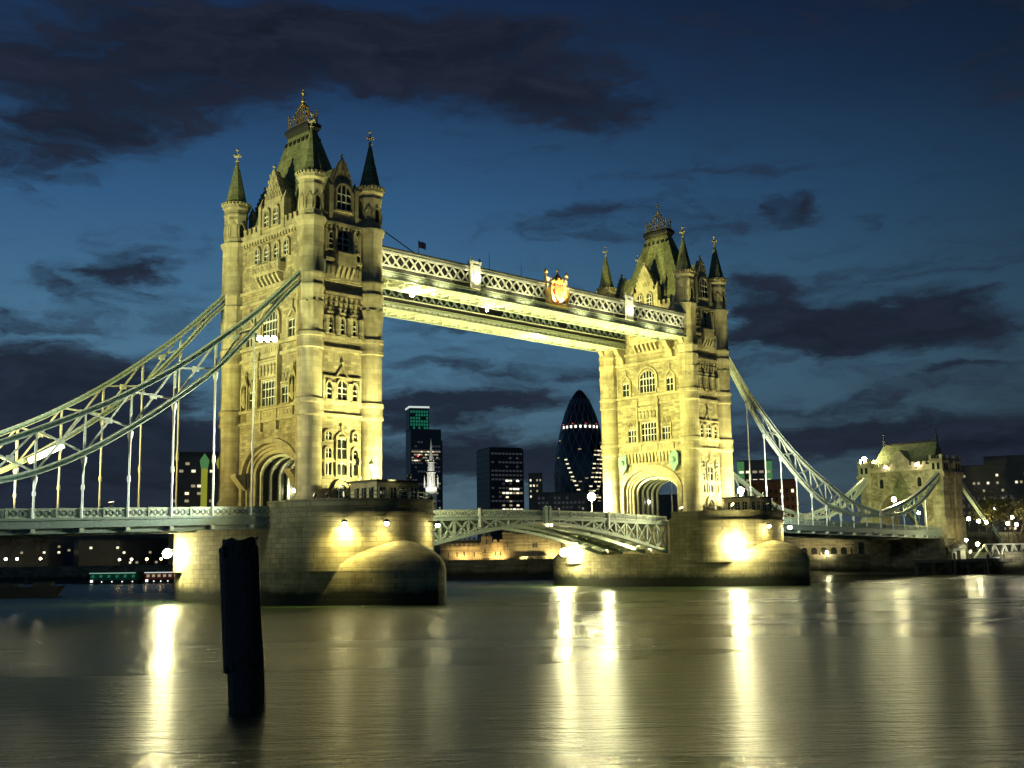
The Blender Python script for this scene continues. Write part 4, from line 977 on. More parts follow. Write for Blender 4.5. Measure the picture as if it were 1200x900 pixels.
# ================================================================== GATEHOUSE (abutment tower) at the right end
GX, GY = 174.0, 0.4
def make_gatehouse():
    t = thing('gatehouse', 'small green-lit stone gatehouse with steep slate roof at the right end of the bridge', 'gatehouse', (GX + 5, GY, 4.6))
    Y = 10.2; XD = 9.0
    b = MB(); pr_ = [(GY - Y, 2)] + [(GY - 5.6, 2)] + [(GY - 5.6 * math.cos(PI * i / 20), 15.2 + 5.0 * math.sin(PI * i / 20)) for i in range(21)] + [(GY + 5.6, 2), (GY + Y, 2), (GY + Y, 25.6), (GY - Y, 25.6)]
    b.prism(pr_, 'x', GX, GX + XD); b.build('wall', 'stone', t)
    a = MB(); a.band(ell(5.6, 15.2, 20.2, 11, 16, GY), ell(6.3, 15.2, 21.0, 11, 16, GY), 'x', GX - .35, GX + .3); a.build('arch_surround', 'dressed', t)
    p = MB()
    for i in range(10): y = GY - 6.3 + i * 1.4; p.box(GX - .25, GX + .3, y - .42, y + .42, 26.4, 27.2)
    p.box(GX - .25, GX + .3, GY - 8, GY + 8, 25.6, 26.4); p.box(GX - .5, GX + .2, GY - 8, GY + 8, 25.1, 25.6)
    for yy in (-1, 1): p.box(GX + 2, GX + 7.5, *sorted((GY + yy * (Y - .3), GY + yy * (Y + .25))), 25.6, 26.6)
    p.build('parapet', 'dressed', t)
    for yy in (-1, 1):
        for dx in (1.4, XD - 1.2):
            y = GY + yy * (Y - .9); x = GX + dx
            tu = MB(); tu.box(x - 2.0, x + 2.0, y - 1.7, y + 1.7, 2, 13.4); tu.frustum(x, y, 2.0, 1.7, 13.4, 1.6, 1.4, 14.2)
            tu.box(x - 1.6, x + 1.6, y - 1.4, y + 1.4, 14, 18.9); tu.frustum(x, y, 1.75, 1.55, 18.9, 1.5, 1.3, 20.0); tu.box(x - 1.85, x + 1.85, y - 1.65, y + 1.65, 20.0, 24.0); tu.box(x - 2.15, x + 2.15, y - 1.95, y + 1.95, 24.0, 24.5)
            for k in range(5): tu.box(x - 1.9 + k * .84, x - 1.5 + k * .84, y - 2.0, y + 2.0, 23.3, 24.0)
            tu.box(x - 1.8, x + 1.8, y - 1.6, y + 1.6, 24.5, 27.6); tu.box(x - 2.05, x + 2.05, y - 1.85, y + 1.85, 26.8, 27.15)
            for sx in (-1, 1):
                for sy in (-1, 1): tu.box(x + sx * 1.5 - .35, x + sx * 1.5 + .35, y + sy * 1.3 - .35, y + sy * 1.3 + .35, 27.6, 28.5)
            o = tu.build('corner_turret', 'brown_stone' if False else 'dressed', t)
            for f_, dd in (('-y', -1), ('-x', 0)):
                wn = MB()
                for k in (-.6, .6):
                    if f_ == '-y': wn.box(x + k - .32, x + k + .32, y - 1.66, y - 1.55, 25.0, 26.5)
                    else: wn.box(x - 1.86, x - 1.75, y + k - .32, y + k + .32, 25.0, 26.5)
                wn.build('lancet', 'glass', o)
    # roof with finials, dormer gable and windows
    r = MB(); r.add([(GX + .6, GY - 8.4, 25.6), (GX + XD - .6, GY - 8.4, 25.6), (GX + XD - .6, GY + 8.4, 25.6), (GX + .6, GY + 8.4, 25.6), (GX + XD / 2, GY - 7.6, 32.0), (GX + XD / 2, GY + 6.2, 32.0), (GX + XD / 2 + .4, GY - 7.6, 32.0), (GX + XD / 2 + .4, GY + 6.2, 32.0)],
                    [(0, 3, 5, 4), (1, 6, 7, 2), (0, 4, 6, 1), (3, 2, 7, 5), (4, 5, 7, 6), (0, 1, 2, 3)])
    rf = r.build('roof', 'slate', t)
    r = MB(); r.box(GX + XD / 2 - .1, GX + XD / 2 + .5, GY - 7.5, GY + 6.1, 32.0, 32.2)
    for k in range(28): y = GY - 7.3 + k * .48; r.box(GX + XD / 2 + .1, GX + XD / 2 + .3, y - .1, y + .1, 32.2, 32.6)
    r.build('ridge_cresting', 'lead', rf)
    for y in (GY - 7.5, GY + 6.1):
        fm = MB(); fm.lathe(GX + XD / 2 + .2, y, [(.4, 31.8), (.3, 33.0), (.42, 33.2), (.2, 33.5), (.12, 34.6), (.24, 34.8), (.02, 35.3)], 8); fm.build('finial', 'lead', rf)
    gm = MB(); gm.prism([(GY - 2.4, 25.2), (GY + 2.4, 25.2), (GY + 2.4, 27.6), (GY + .25, 30.2), (GY - .25, 30.2), (GY - 2.4, 27.6)], 'x', GX - .4, GX + 3.4)
    for k in range(3): y = GY - .9 + k * .9; gm.box(GX - .55, GX - .35, y - .28, y + .28, 26.2, 27.7, 1)
    gm.build('gable', ['dressed', 'dressed'], t)
    for y in (GY - 4.9, GY + 4.9):
        w_ = MB(); w_.prism(gothic(.55, 1.5, 2.3, 0, 5, 0), 'x', -.06, .1); w_.v = [Vector((v.x + GX, v.y + y, v.z + 21.2)) for v in map(Vector, w_.v)]; o = w_.build('window', 'glass', t)
        f = MB(); f.band(gothic(.55, 1.5, 2.3, 0, 5), gothic(.9, 1.5, 2.75, 0, 5), 'x', -.3, .1); f.v = [Vector((v.x + GX, v.y + y, v.z + 21.2)) for v in map(Vector, f.v)]; f.build('frame', 'dressed', o)
    nm = MB(); nm.add([(GX - .3, GY - 2.2, 18.8), (GX - .3, GY + 2.2, 18.8), (GX - 1.6, GY - .9, 21.0), (GX - 1.6, GY + .9, 21.0), (GX, GY, 25.0), (GX, GY - 2.0, 21), (GX, GY + 2.0, 21)], [(0, 1, 3, 2), (2, 3, 4), (0, 2, 5), (1, 6, 3), (2, 4, 5), (3, 6, 4), (0, 5, 4, 6, 1)])
    nm.build('oriel', 'slate', t)
    return t
make_gatehouse()
ab = MB(); ab.box(171.2, 176.5, -10.8, 12.2, -1, 8.3); ab.box(170.9, 176.6, -11.0, 12.4, 8.3, 8.75)
for y in (-10.4, -3.5, 3.5, 11.6): ab.box(170.6, 171.3, y - .9, y + .9, -1, 8.0)
tag(ab.build('abutment', 'quay', None, at=(174, 0, 0)), 'stone abutment wall under the right deck, below the small gatehouse', 'abutment')
for sg, nm in ((-1, 'nearer'), (1, 'farther')):
    t = thing('backstay', f'{nm} straight land tie sloping down behind the gatehouse', 'land tie', (183.5, sg * 9.3, 22))
    m_ = MB(); m_.bar((183, sg * 9.3, 23.5), (206, sg * 9.3, 8.2), .5, .9); m_.build('tie', 'gird', t)
    m_ = MB(); m_.bar((183, sg * 9.3, 24.05), (206, sg * 9.3, 8.75), .95, .12); m_.bar((183, sg * 9.3, 22.95), (206, sg * 9.3, 7.65), .95, .12); m_.build('flange', 'sage', t)
ap = MB(); ap.box(183.05, 330, -9, 9, 4, 9.2); ap.box(183.05, 330, -9.3, -8.8, 9.2, 10.4); ap.box(183.05, 330, 8.8, 9.3, 9.2, 10.4); tag(ap.build('approach_viaduct', 'quay', None, at=(250, 0, 4)), 'low dark masonry approach road leading away behind the gatehouse', 'viaduct')

# ================================================================== FLOODLIGHTING
NEARG = 'floodlights on the near pier'; FARG = 'floodlights on the far pier'
GREEN_W = (1.0, .96, .40); GREENER = (.93, .99, .34); AMBER = (1, .84, .26)
for cx, nm, g_ in ((0, 'near', NEARG), (82, 'far', FARG)):
    k = 1.0 if cx == 0 else .82
    floodlight(f'floodlight on the {nm} pier cabin roof aimed straight at the lower tower wall', (cx + 5.0, -17.6, 16.5), (cx + 1.6, -9.6, 21.0), 17000 * k, 125, GREEN_W, .4, 'lens_dim', .9, g_)
    floodlight(f'floodlight at the outer end of the {nm} pier aimed high up the tower', (cx + 1.0, -21.0, 14.3), (cx + .3, -9.5, 39), 42000 * k, 66, GREEN_W, .45, 'lens_dim', .8, g_)
    floodlight(f'floodlight at the right edge of the {nm} pier rooftop, aimed at the walkways', (cx + (6.2 if cx == 0 else -6.2), -18.6, 14.2), (41, -9, 47), 60000, 58, (1, .95, .4), .45, 'lens_dim', .7, g_)
# up-lights below the walkways
for x, tx, nm in ((10.0, 30, 'near'), (72.0, 54, 'far')):
    for y, yn in ((-10.6, 'nearer side'), (10.6, 'farther side')):
        floodlight(f'up-light on the {yn} of the {nm} pier below the walkways', (x, y, 13.9), (tx, y * .72, 44.7), 74000, 88, (1, .93, .40), .4, 'lens_dim', .9, 'up-lights below the walkways')
# landward face of the near tower, lit from lamps on the side span
for xx, y, yn, zz, ww, cc in ((-84, -8.0, 'nearer', 52, 230000, GREENER), (-46, 8.0, 'farther', 34, 68000, AMBER)):
    floodlight(f'floodlight at the {yn} parapet of the left side span facing the left tower', (xx, y, 13.2), (-4.7, 0, zz), ww, 46 if xx < -80 else 70, cc, .45, 'lens_dim', .8, 'floodlights on the left side span')
# river face of the far tower, lit from the near pier
for y, yn in ((-9.6, 'nearer'), (9.6, 'farther')):
    floodlight(f'floodlight on the {yn} corner of the near pier aimed across at the far tower', (9.6, y, 14.2), (77, y * .1, 39), 225000, 42, (1, .97, .31), .45, 'lens_dim', .7, 'cross-river floodlights')
# gatehouse: mercury lamps
floodlight('floodlight on the far end of the right side span aimed at the gatehouse', (146, -2, 12.6), (174, 0, 24), 7000, 100, (.66, 1, .25), .4, 'lens_dim', .8, 'floodlights on the right side span')
floodlight('floodlight at the corner of the gatehouse below its near turret', (172.5, -19, 6.5), (178, -9.6, 18), 1500, 90, (1, .75, .35), .35, 'lens_dim', .8)
# right side span girders and chains
floodlight('added floodlight at the shore end of the right side span facing its girder', (171, -17, 5.6), (150, -9.3, 12.5), 7000, 100, (1, .95, .5), .4, 'lens_dim', .9, 'floodlights on the right side span')  # lamp added to put warm light on the girder
floodlight('floodlight on the parapet of the left side span lighting the chains above', (-27, 0, 13.2), (-30, 0, 25), 3800, 150, (1, .95, .6), .35, 'lens_dim', .9, 'floodlights on the left side span')
floodlight('floodlight on the parapet of the right side span lighting the chains above', (112, 0, 13.2), (114, 0, 24), 4200, 150, (1, .95, .6), .35, 'lens_dim', .9, 'floodlights on the right side span')
# lamps of the crest and shields
for x, nm in ((40.6, 'left half'), (43.2, 'right half')):
    floodlight(f'small spotlight on a bracket below the {nm} of the crest', (x, -13.0, 45.4), (41.9, -10.4, 48.6), 9000, 75, (1, .84, .40), .22, 'lens_dim', .6, 'walkway spotlights', .25, 'spotlight')
for x, nm in ((23.9, 'left pilaster'), (59.7, 'right pilaster')):
    floodlight(f'small spotlight on a bracket below the {nm} of the walkway', (x, -12.4, 45.6), (x, -10.2, 48.2), 1100, 70, (1, .93, .55), .2, 'lens_dim', .6, 'walkway spotlights', .25, 'spotlight')
for x, y, nm, r_ in ((15.3, -6.0, 'left end of the nearer walkway', .34), (53, 5.5, 'middle of the farther walkway', .26), (31, -5.4, 'inner edge of the nearer walkway', .2)):
    t = thing('pendant_lamp', f'bright lamp hanging under the {nm}', 'lamp', (x, y, 44.3)); a = MB(); a.sphere((x, y, 44.2), r_); a.build('globe', 'globe_big', t, True); a = MB(); a.lathe(x, y, [(.12, 44.3), (.12, 44.75)], 6); a.build('stem', 'darksteel', t)
for i, x in enumerate((7.5, 12.5, 17.5, 28.5, 34.5, 47.5, 53.5, 65.5, 71.5)):
    floodlight(f'tiny up-light on a bracket under the nearer walkway lattice, {("first", "second", "third", "fourth", "fifth", "sixth", "seventh", "eighth", "ninth")[i]} from the left tower', (x, -12.3, 45.4), (x, -10.1, 47.5), 520, 150, (1, .96, .5), .16, 'lens_dim', .5, 'walkway spotlights', .22, 'spotlight')
# raking floods added on the pier ends to brighten side spans, chains and bascules
RG = 'added raking floodlights on the pier ends'
floodlight('added floodlight on the near pier parapet raking left along the nearer chain', (-9.2, -16.8, 13.75), (-32, -9.3, 22), 62000, 80, (.88, 1, .80), .28, 'lens_low', .9, RG)
floodlight('added floodlight on the near pier parapet raking along the left side span girder', (-7.4, -20.4, 13.75), (-34, -9.3, 11), 9000, 70, (1, .97, .5), .4, 'lens_low', .9, RG)
floodlight('added floodlight on the near pier parapet raking right along the left bascule leaf', (9.4, -16.6, 13.75), (28, -7.8, 10), 9000, 90, (1, .97, .52), .4, 'lens_low', .9, RG)
floodlight('added floodlight on the far pier parapet raking back along the right bascule leaf', (73.0, -17.2, 13.75), (54, -7.8, 10), 9000, 90, (1, .97, .52), .4, 'lens_low', .9, RG)
floodlight('added floodlight on the far pier parapet raking right along the nearer right chain', (91.0, -17.2, 13.75), (113, -9.3, 24), 34000, 90, (.88, 1, .80), .4, 'lens_low', .9, RG)
for y, nm in ((-5.0, 'nearer'), (5.0, 'farther')):
    floodlight(f'{nm} floodlight in the chamber of the far pier lighting the bascule underside', (70.4, y, 6.6), (52, y * .5, 10.5), 20000, 92, (1, .97, .5), .25, 'lens_low', .9, 'chamber floodlights', .45)
floodlight('floodlight in the chamber of the near pier lighting the bascule underside', (11.4, 4.0, 6.9), (30, 0, 10.5), 5000, 92, (1, .97, .5), .25, 'lens_low', .9, 'chamber floodlights', .45)
floodlight('added unseen floodlight on the left side span parapet lighting the nearer chain', (-64, -11.2, 13.4), (-26, -9.3, 28), 52000, 70, (.85, 1, .85), .3, 'lens_dim', .9, 'floodlights on the left side span')  # lamp added outside the view to brighten the chain
floodlight('added floodlight on the near pier parapet aimed up at the top of the nearer chain', (-8.6, -18.4, 13.75), (-15, -9.3, 37), 26000, 56, (.86, 1, .5), .28, 'lens_low', .9, RG)  # also added, lifts the dark upper part of the chain
# lamps on the pier walls: shaded fittings that wash the masonry
def wall_lamp(label, loc, out, watts, deg, r=.22, glow='globe', aim=None, color=(1, .85, .28), arm=None):
    arm = arm or (1.5 if r > .4 else 1.25)
    L = Vector(loc); o = Vector(out).normalized(); t = thing('wall_lamp', label, 'wall lamp', loc, 'pier wall lamps')
    P = L + o * arm
    a = MB(); a.bar(L + Vector((0, 0, .35)), P + Vector((0, 0, .35)), .12); a.bar(P + Vector((0, 0, .35)), P + Vector((0, 0, .1)), .12); a.build('bracket', 'darksteel', t)
    a = MB(); a.lathe(P.x, P.y, [(.42, P.z + .02), (.3, P.z + .3), (.1, P.z + .4)], 10); a.build('shade', 'darksteel', t, True)
    a = MB(); a.sphere((P.x, P.y, P.z - .12), r); a.build('globe', glow, t, True)
    if watts: spot_light(t, P + Vector((0, 0, -.4)), aim or (L - o * .3 + Vector((0, 0, -3))), watts, deg, color, .8, .2)
    return t
wall_lamp('wall lamp at the landward corner of the near pier, brightest and farthest left', (-10.7, 13.6, 7.3), (-1, -.1, 0), 100, 165, .62, 'globe_big')
wall_lamp('shaded wall lamp throwing a tall bright pool on the near pier end', (-7.1, -19.9, 10.3), (-.55, -.85, 0), 9000, 140, .3, 'globe')
wall_lamp('wall lamp above the dome of the near pier cutwater', (-3.0, -22.1, 10.3), (-.2, -1, 0), 1500, 110, .26, 'globe')
wall_lamp('wall lamp at the river corner of the near pier beside the bascule', (5.2, -21.2, 10.2), (.45, -.9, 0), 1500, 110, .28, 'globe')
wall_lamp('bright wall lamp at the distant bascule corner of the far pier', (71.2, 15.3, 6.8), (-1, 0, 0), 300, 165, .72, 'globe_big')
wall_lamp('large wall lamp low on the rounded end of the far pier', (74.5, -19.4, 7.6), (-.6, -.8, 0), 900, 165, .58, 'globe_big')
wall_lamp('wall lamp above the dome of the far pier cutwater', (79.5, -22.2, 10.6), (-.2, -1, 0), 1800, 110, .28, 'globe')
wall_lamp('wall lamp at the landward corner of the far pier above its dome', (86.3, -21.6, 10.5), (.4, -.9, 0), 1800, 110, .36, 'globe')
# floods that catch the domes of the cutwaters
# lamp standards on the bridge
def flood_mast(label, loc, h, glow, r, name='lamp_mast'): return lamp_post(label, loc, h, r, glow, None, 'white', name, 'lamp post')
flood_mast('lamp post with a large glaring globe on the bascule by the far tower arch', (71.0, 9.2, 12.4), 4.4, 'globe_big', .72)
flood_mast('glaring lamp on the roof of the far pier cabin', (82.3, -16.0, 15.85), 1.1, 'globe_big', .55)
t = thing('flood_cluster', 'cluster of three glaring floodlights fixed high on a white hanger before the left tower', 'floodlight', (-12.9, -9.5, 33.2))
for k in range(3):
    a = MB(); x = -12.6 + k * .1; P = Vector((-12.9 + k * 1.05, -9.9 - .0 * k, 33.6 + .12 * k)); a.M = Matrix.Translation(P) @ Matrix.Rotation(R(-60), 4, 'Y') @ Matrix.Rotation(R(180), 4, 'X'); a.M = Matrix.Translation(P); a.M = a.M @ Matrix.Rotation(PI / 2 - .2, 4, 'X') @ Matrix.Rotation(.0, 4, 'Y'); HM = a.M; a.lathe(0, 0, [(.2, -.4), (.34, -.2), (.46, 0), (.46, .1)], 12); a.build('housing', 'darksteel', t)
    a = MB(); a.M = HM; a.lathe(0, 0, [(.42, .105), (.34, .2), (.1, .26)], 12); a.build('lens', 'lens', t)
a = MB(); a.bar((-13.3, -9.5, 33.3), (-10.4, -9.5, 33.65), .14); a.build('bracket', 'darksteel', t)
spot_light(t, (-12, -10.4, 33.6), (-13, -30, 10), 5000, 120)
t = thing('chain_glow_strip', 'long glowing strip added for the floodlit stretch of the farther left chain', 'floodlight', (-31.5, 9.3, 19.3)); a = MB(); a.bar((-33.6, 8.75, 18.55), (-29.4, 8.75, 20.75), .35, .7); a.build('lens', 'lens_dim', t); a = MB(); a.bar((-33.7, 9.1, 18.5), (-29.3, 9.1, 20.8), .4, .8); a.build('housing', 'darksteel', t)  # glowing strip added where a nearby flood lights the chain itself
spot_light(t, (-31.5, 8.2, 20), (-30, -9.3, 26), 1200, 110)
t = thing('arch_lamp', 'small warm lamp hanging inside the road arch of the left tower', 'lamp', (2.0, 4.2, 16.2)); a = MB(); a.sphere((2, 4.2, 15.7), .24); a.build('globe', 'globe', t, True); a = MB(); a.bar((2, 4.2, 15.9), (2, 4.2, 18.6), .08); a.build('stem', 'darksteel', t)
spot_light(t, (2, 4.2, 15.9), (2.3, 0, 20), 60, 160, (.9, 1, .8))
t = thing('arch_lamp', 'cool lamp lighting the ribs inside the road arch of the right tower', 'lamp', (82.0, 3.6, 16.4)); a = MB(); a.sphere((82, 4.4, 15.9), .18); a.build('globe', 'globe_far', t, True); a = MB(); a.bar((82, 4.4, 16.1), (82, 4.4, 18.6), .08); a.build('stem', 'darksteel', t)
spot_light(t, (82, 4.2, 15.9), (82, 0, 20), 60, 160, (.9, 1, .8))
# ornamental lantern standard on the near pier
t = thing('lantern_standard', 'ornate iron lantern standard in front of the right corner of the left tower', 'lamp post', (3.2, -12.0, 12.2)); a = MB(); x, y = 3.2, -12.0
a.lathe(x, y, [(.3, 12.2), (.3, 12.6), (.12, 12.9), (.09, 17.6)], 8); a.bar((x - 1.0, y, 15.4), (x + 1.0, y, 15.4), .1); a.bar((x - .6, y, 15.4), (x, y, 14.9), .08); a.bar((x + .6, y, 15.4), (x, y, 14.9), .08)
for s_ in (-1, 1): a.lathe(x + s_, y, [(.08, 15.4), (.2, 15.6), (.02, 15.9)], 6)
a.build('post', 'darksteel', t); a = MB(); a.lathe(x, y, [(.14, 17.6), (.34, 18.4)], 6); a.build('lantern', 'lit', t); a = MB(); a.lathe(x, y, [(.4, 18.4), (.2, 18.8), (.1, 18.9), (.02, 19.4)], 6); a.build('cap', 'darksteel', t)
# lamps on the gatehouse and right side span
for loc, h, nm, r_, gl in (((174.0, 9.6, 27.6), 1.2, 'standing on the far left turret of the gatehouse', .5, 'globe_big'), ((172.9, 3.5, 25.6), .6, 'on the parapet left of the gatehouse gable', .32, 'globe_far'), ((172.9, -4.4, 25.6), .8, 'on the parapet right of the gatehouse gable', .32, 'globe_far'),
                       ((152.6, -8.6, 12.0), 5.4, 'rising from the deck in front of the gatehouse arch', .5, 'globe_big'), ((164, -8.6, 11.4), 3.2, 'on the deck near the gatehouse turret foot', .34, 'globe')):
    lamp_post('lamp ' + nm, loc, h, r_, gl)

# ================================================================== FOREGROUND PILE
t = thing('timber_pile', 'black weathered timber mooring pile with torn fender boards standing in the foreground water', 'mooring pile', (-68.6, -97.35, 0))
px, py = -68.68, -97.30
m_ = MB(); N = 22; vs = []; fs = []
zs = [-2, .3, 1.2, 2.2, 3.2, 4.3, 5.6, 6.68]
lean = lambda z: -.058 * (z - 2)
for j, z in enumerate(zs):
    for i in range(N):
        a = 2 * PI * i / N; rad = .66 * (1 + .035 * math.sin(3 * a + j * 1.3) + .02 * math.sin(9 * a + j)) 
        vs.append((px + lean(z) * .85 + rad * math.cos(a), py - lean(z) * .53 + rad * math.sin(a), z + (random.uniform(-.1, .06) if j == len(zs) - 1 else 0)))
for j in range(len(zs) - 1):
    for i in range(N): k = (i + 1) % N; fs.append((j * N + i, j * N + k, (j + 1) * N + k, (j + 1) * N + i))
fs.append(tuple(range(N - 1, -1, -1))); c = len(vs); vs.append((px - .23, py + .14, 6.62))
for i in range(N): fs.append(((len(zs) - 1) * N + i, (len(zs) - 1) * N + (i + 1) % N, c))
m_.add(vs, fs); m_.build('post', 'timber', t)
for i in range(15):
    a = R(70 + i * 15.2) + .05; d = Vector((math.cos(a), math.sin(a), 0)); e = Vector((-d.y, d.x, 0)); o = Vector((px, py, 0)) + d * .70
    z0 = random.uniform(1.95, 2.45); z1 = random.uniform(6.15, 6.42) if i % 4 else 6.0; m_ = MB()
    w0 = .098; P = [o - e * w0 - d * .08, o + e * w0 - d * .08, o + e * w0 + d * .07, o - e * w0 + d * .07]
    m_.add([(p.x + lean(z0) * .85, p.y - lean(z0) * .53, z0 + random.uniform(-.2, .2)) for p in P] + [(p.x + lean(z1) * .85, p.y - lean(z1) * .53, z1 + random.uniform(-.05, .05)) for p in P], [(3, 2, 1, 0), (4, 5, 6, 7), (0, 1, 5, 4), (1, 2, 6, 5), (2, 3, 7, 6), (3, 0, 4, 7)])
    m_.build('fender_board', 'timber', t)

# ================================================================== CITY BEHIND
def lit_mesh(w_, h_, mat):
    p = MB(); p.box(-w_ / 2, w_ / 2, -.06, .06, 0, h_); return p.mesh('lit_window', mat)
def facade_windows(parent, cx, cy, rz, off, W, z0, z1, nx, nz, frac, w_, h_, mats=('lit',), seed=1, maxn=100, where=None, name='lit_window'):
    """rows of lit windows on the facade facing local -y at distance off from (cx, cy)"""
    rnd = random.Random(seed); ms = [lit_mesh(w_, h_, m) for m in mats]; k = 0
    R_ = Matrix.Translation((cx, cy, 0)) @ Matrix.Rotation(rz, 4, 'Z')
    for j in range(nz):
        rowp = frac * rnd.choice((.3, .8, 1.2, 1.7))
        for i in range(nx):
            u = (i + .5) / nx; v = (j + .5) / nz
            if where and not where(u, v): continue
            if rnd.random() > rowp or k >= maxn: continue
            p = R_ @ Vector(((u - .5) * W, -off, z0 + (z1 - z0) * j / nz))
            put(name, rnd.choice(ms), parent, p, rz); k += 1
def mullion_grid(parent, cx, cy, rz, W, D, z0, z1, nx, nz, mat='dark', e=.25):
    m_ = MB(); m_.M = Matrix.Translation((cx, cy, 0)) @ Matrix.Rotation(rz, 4, 'Z')
    for j in range(nz + 1):
        z = z0 + (z1 - z0) * j / nz; m_.box(-W / 2 - e, W / 2 + e, -D / 2 - e, D / 2 + e, z - .18, z + .18)
    for i in range(nx + 1):
        x = -W / 2 + W * i / nx; m_.box(x - .15, x + .15, -D / 2 - e * .8, D / 2 + e * .8, z0, z1)
    m_.build('facade_grid', mat, parent)
def block(parent, name, cx, cy, rz, W, D, z0, z1, mat):
    m_ = MB(); m_.M = Matrix.Translation((cx, cy, 0)) @ Matrix.Rotation(rz, 4, 'Z'); m_.box(-W / 2, W / 2, -D / 2, D / 2, z0, z1); return m_.build(name, mat, parent)
def facing(x, y): return math.atan2(x + 92, -(y + 135)) + PI if False else -math.atan2(x + 92.1, y + 134.9)

# round glass tower with a pointed dome
gx, gy = 577.5, 466.4
t = thing('round_tower', 'round glass skyscraper tapering to a pointed dome, just left of the right tower', 'skyscraper', (gx, gy, 4.6))
prof = [(17.0, 4.6), (18.8, 30), (20.3, 52), (20.6, 66), (19.6, 80), (17.2, 94), (15.1, 104), (12.6, 113), (9.6, 121), (6.2, 128), (2.6, 133), (.2, 134.4)]
PP = catmull(prof, 4)
m_ = MB(); m_.lathe(gx, gy, PP, 36); m_.build('wall', 'darkglass', t, True)
rad = lambda z: interp([(b_, a) for a, b_ in PP], z)
m_ = MB()
for s_ in (-1, 1):
    for k in range(18):
        pts = []
        for j in range(28): z = 8 + j * 4.4; a = 2 * PI * k / 18 + s_ * (z - 8) * .022; pts.append((gx + (rad(z) + .05) * math.cos(a), gy + (rad(z) + .05) * math.sin(a), z))
        for a, b_ in zip(pts[:-1], pts[1:]): m_.bar(a, b_, .35)
m_.build('diagrid', 'diagrid', t)
base_a = math.atan2(-135 - gy, -92 - gx)
rnd = random.Random(5)
lm1 = lit_mesh(1.5, 1.9, 'lit_white'); lm2 = lit_mesh(2.4, .9, 'lit'); lm3 = lit_mesh(2.4, .8, 'lit_dim'); lmr = lit_mesh(.45, .45, 'red_lamp')
def on_round(mesh, z, da, nm='lit_window'):
    a = base_a + da; r_ = rad(z) + .25; put(nm, mesh, t, (gx + r_ * math.cos(a), gy + r_ * math.sin(a), z), a + PI / 2)
for k in range(9): on_round(lm1, 103.2, -.95 + k * .24)
for k in range(4): on_round(lmr, 106.4, -1.1 + k * .7, 'red_lamp')
for j in range(11):                                         # two bands of lit offices that wind up the tower
    z = 51 + j * 3.4
    for k in range(3): 
        if rnd.random() < .75: on_round(rnd.choice((lm2, lm2, lm3)), z, .15 + .035 * j + k * .16 + .12)
for j in range(9): on_round(lm2, 52 + j * 3.3, -.05 - .07 * j)
for k in range(9): on_round(lm2, 49.5, -.75 + k * .17 + .1)
for j in range(14): on_round(lm3, rnd.uniform(46, 95), rnd.uniform(-1.2, 1.2))

# tall office tower with a green-lit top
tx, ty = 555, 627; rz = facing(tx, ty)
t = thing('office_tower', 'tall dark office tower with a green-lit crown and white rim, right of the left tower', 'skyscraper', (tx, ty, 4.6))
tp_ = t; block(t, 'shaft', tx, ty, rz + .2, 26, 22, 4.6, 115, 'dark'); block(t, 'side_wing', tx + 2.5, ty - 1.2, rz + .2, 24, 18, 4.6, 106, 'dark'); block(t, 'crown', tx - 5, ty + 2, rz + .2, 17, 17, 114.8, 133.5, 'dark')
block(t, 'crown_rim', tx - 5, ty + 2, rz + .2, 17.6, 17.6, 133.5, 135.0, 'strip_white')
facade_windows(t, tx - 5, ty + 2, rz + .2, 8.7, 16, 115.5, 132, 7, 6, .62, 1.6, 2.0, ('lit_green',), 3, name='green_panel')
facade_windows(t, tx, ty, rz + .2, 11.2, 25, 88, 98, 13, 4, .55, 1.6, 1.0, ('lit', 'lit_dim', 'lit_dim'), 4)
facade_windows(t, tx, ty, rz + .2, 11.2, 25, 40, 85, 13, 11, .10, 1.5, 1.0, ('lit_dim',), 6, 40)
facade_windows(t, tx, ty, rz + .2, 11.3, 22, 46, 62, 8, 4, .3, 2.2, 1.2, ('lit_blue',), 8, 8, name='blue_light')
mullion_grid(t, tx, ty, rz + .2, 26, 22, 30, 115, 12, 24, 'dark', .12)
m_ = MB(); m_.sphere((tx - 14, ty - 9.5, 92), .7); m_.build('red_lamp', 'red_lamp', t)

# broad dark office block
bx, by = 333, 304; rz = facing(bx, by)
t = thing('office_block', 'broad flat-topped dark office block with lit windows low on its face', 'office block', (bx, by, 4.6))
bp_ = t; block(t, 'wall', bx, by, rz + .42, 19, 17, 4.6, 62, 'dark'); block(t, 'roof', bx, by, rz + .42, 18, 16, 62, 62.6, 'lead')
mullion_grid(t, bx, by, rz + .42, 19, 17, 8, 61.5, 8, 18, 'dark', .15)
facade_windows(t, bx, by, rz + .42, 8.85, 18, 28, 47, 9, 9, .75, 1.5, .85, ('lit', 'lit', 'lit_white', 'lit_dim'), 12, 70, lambda u, v: u > .28)
t = thing('office_block', 'low dark stepped building with a few lit windows beside the broad office block', 'office block', (345, 268, 4.6)); rz = facing(345, 268)
lp_ = t; block(t, 'wall', 343, 270, rz, 26, 14, 4.6, 37.5, 'dark'); block(t, 'upper_wall', 337, 282, rz, 7, 8, 4.6, 48.5, 'dark'); block(t, 'roof', 343, 270, rz, 24, 12, 37.5, 38.2, 'lead')
facade_windows(t, 337, 282, rz, 4.2, 6.5, 36, 47, 4, 4, .5, .8, 1.0, ('lit_dim', 'lit'), 2); facade_windows(t, 343, 270, rz, 7.2, 24, 26, 36, 10, 3, .15, .9, .9, ('lit_dim',), 3)
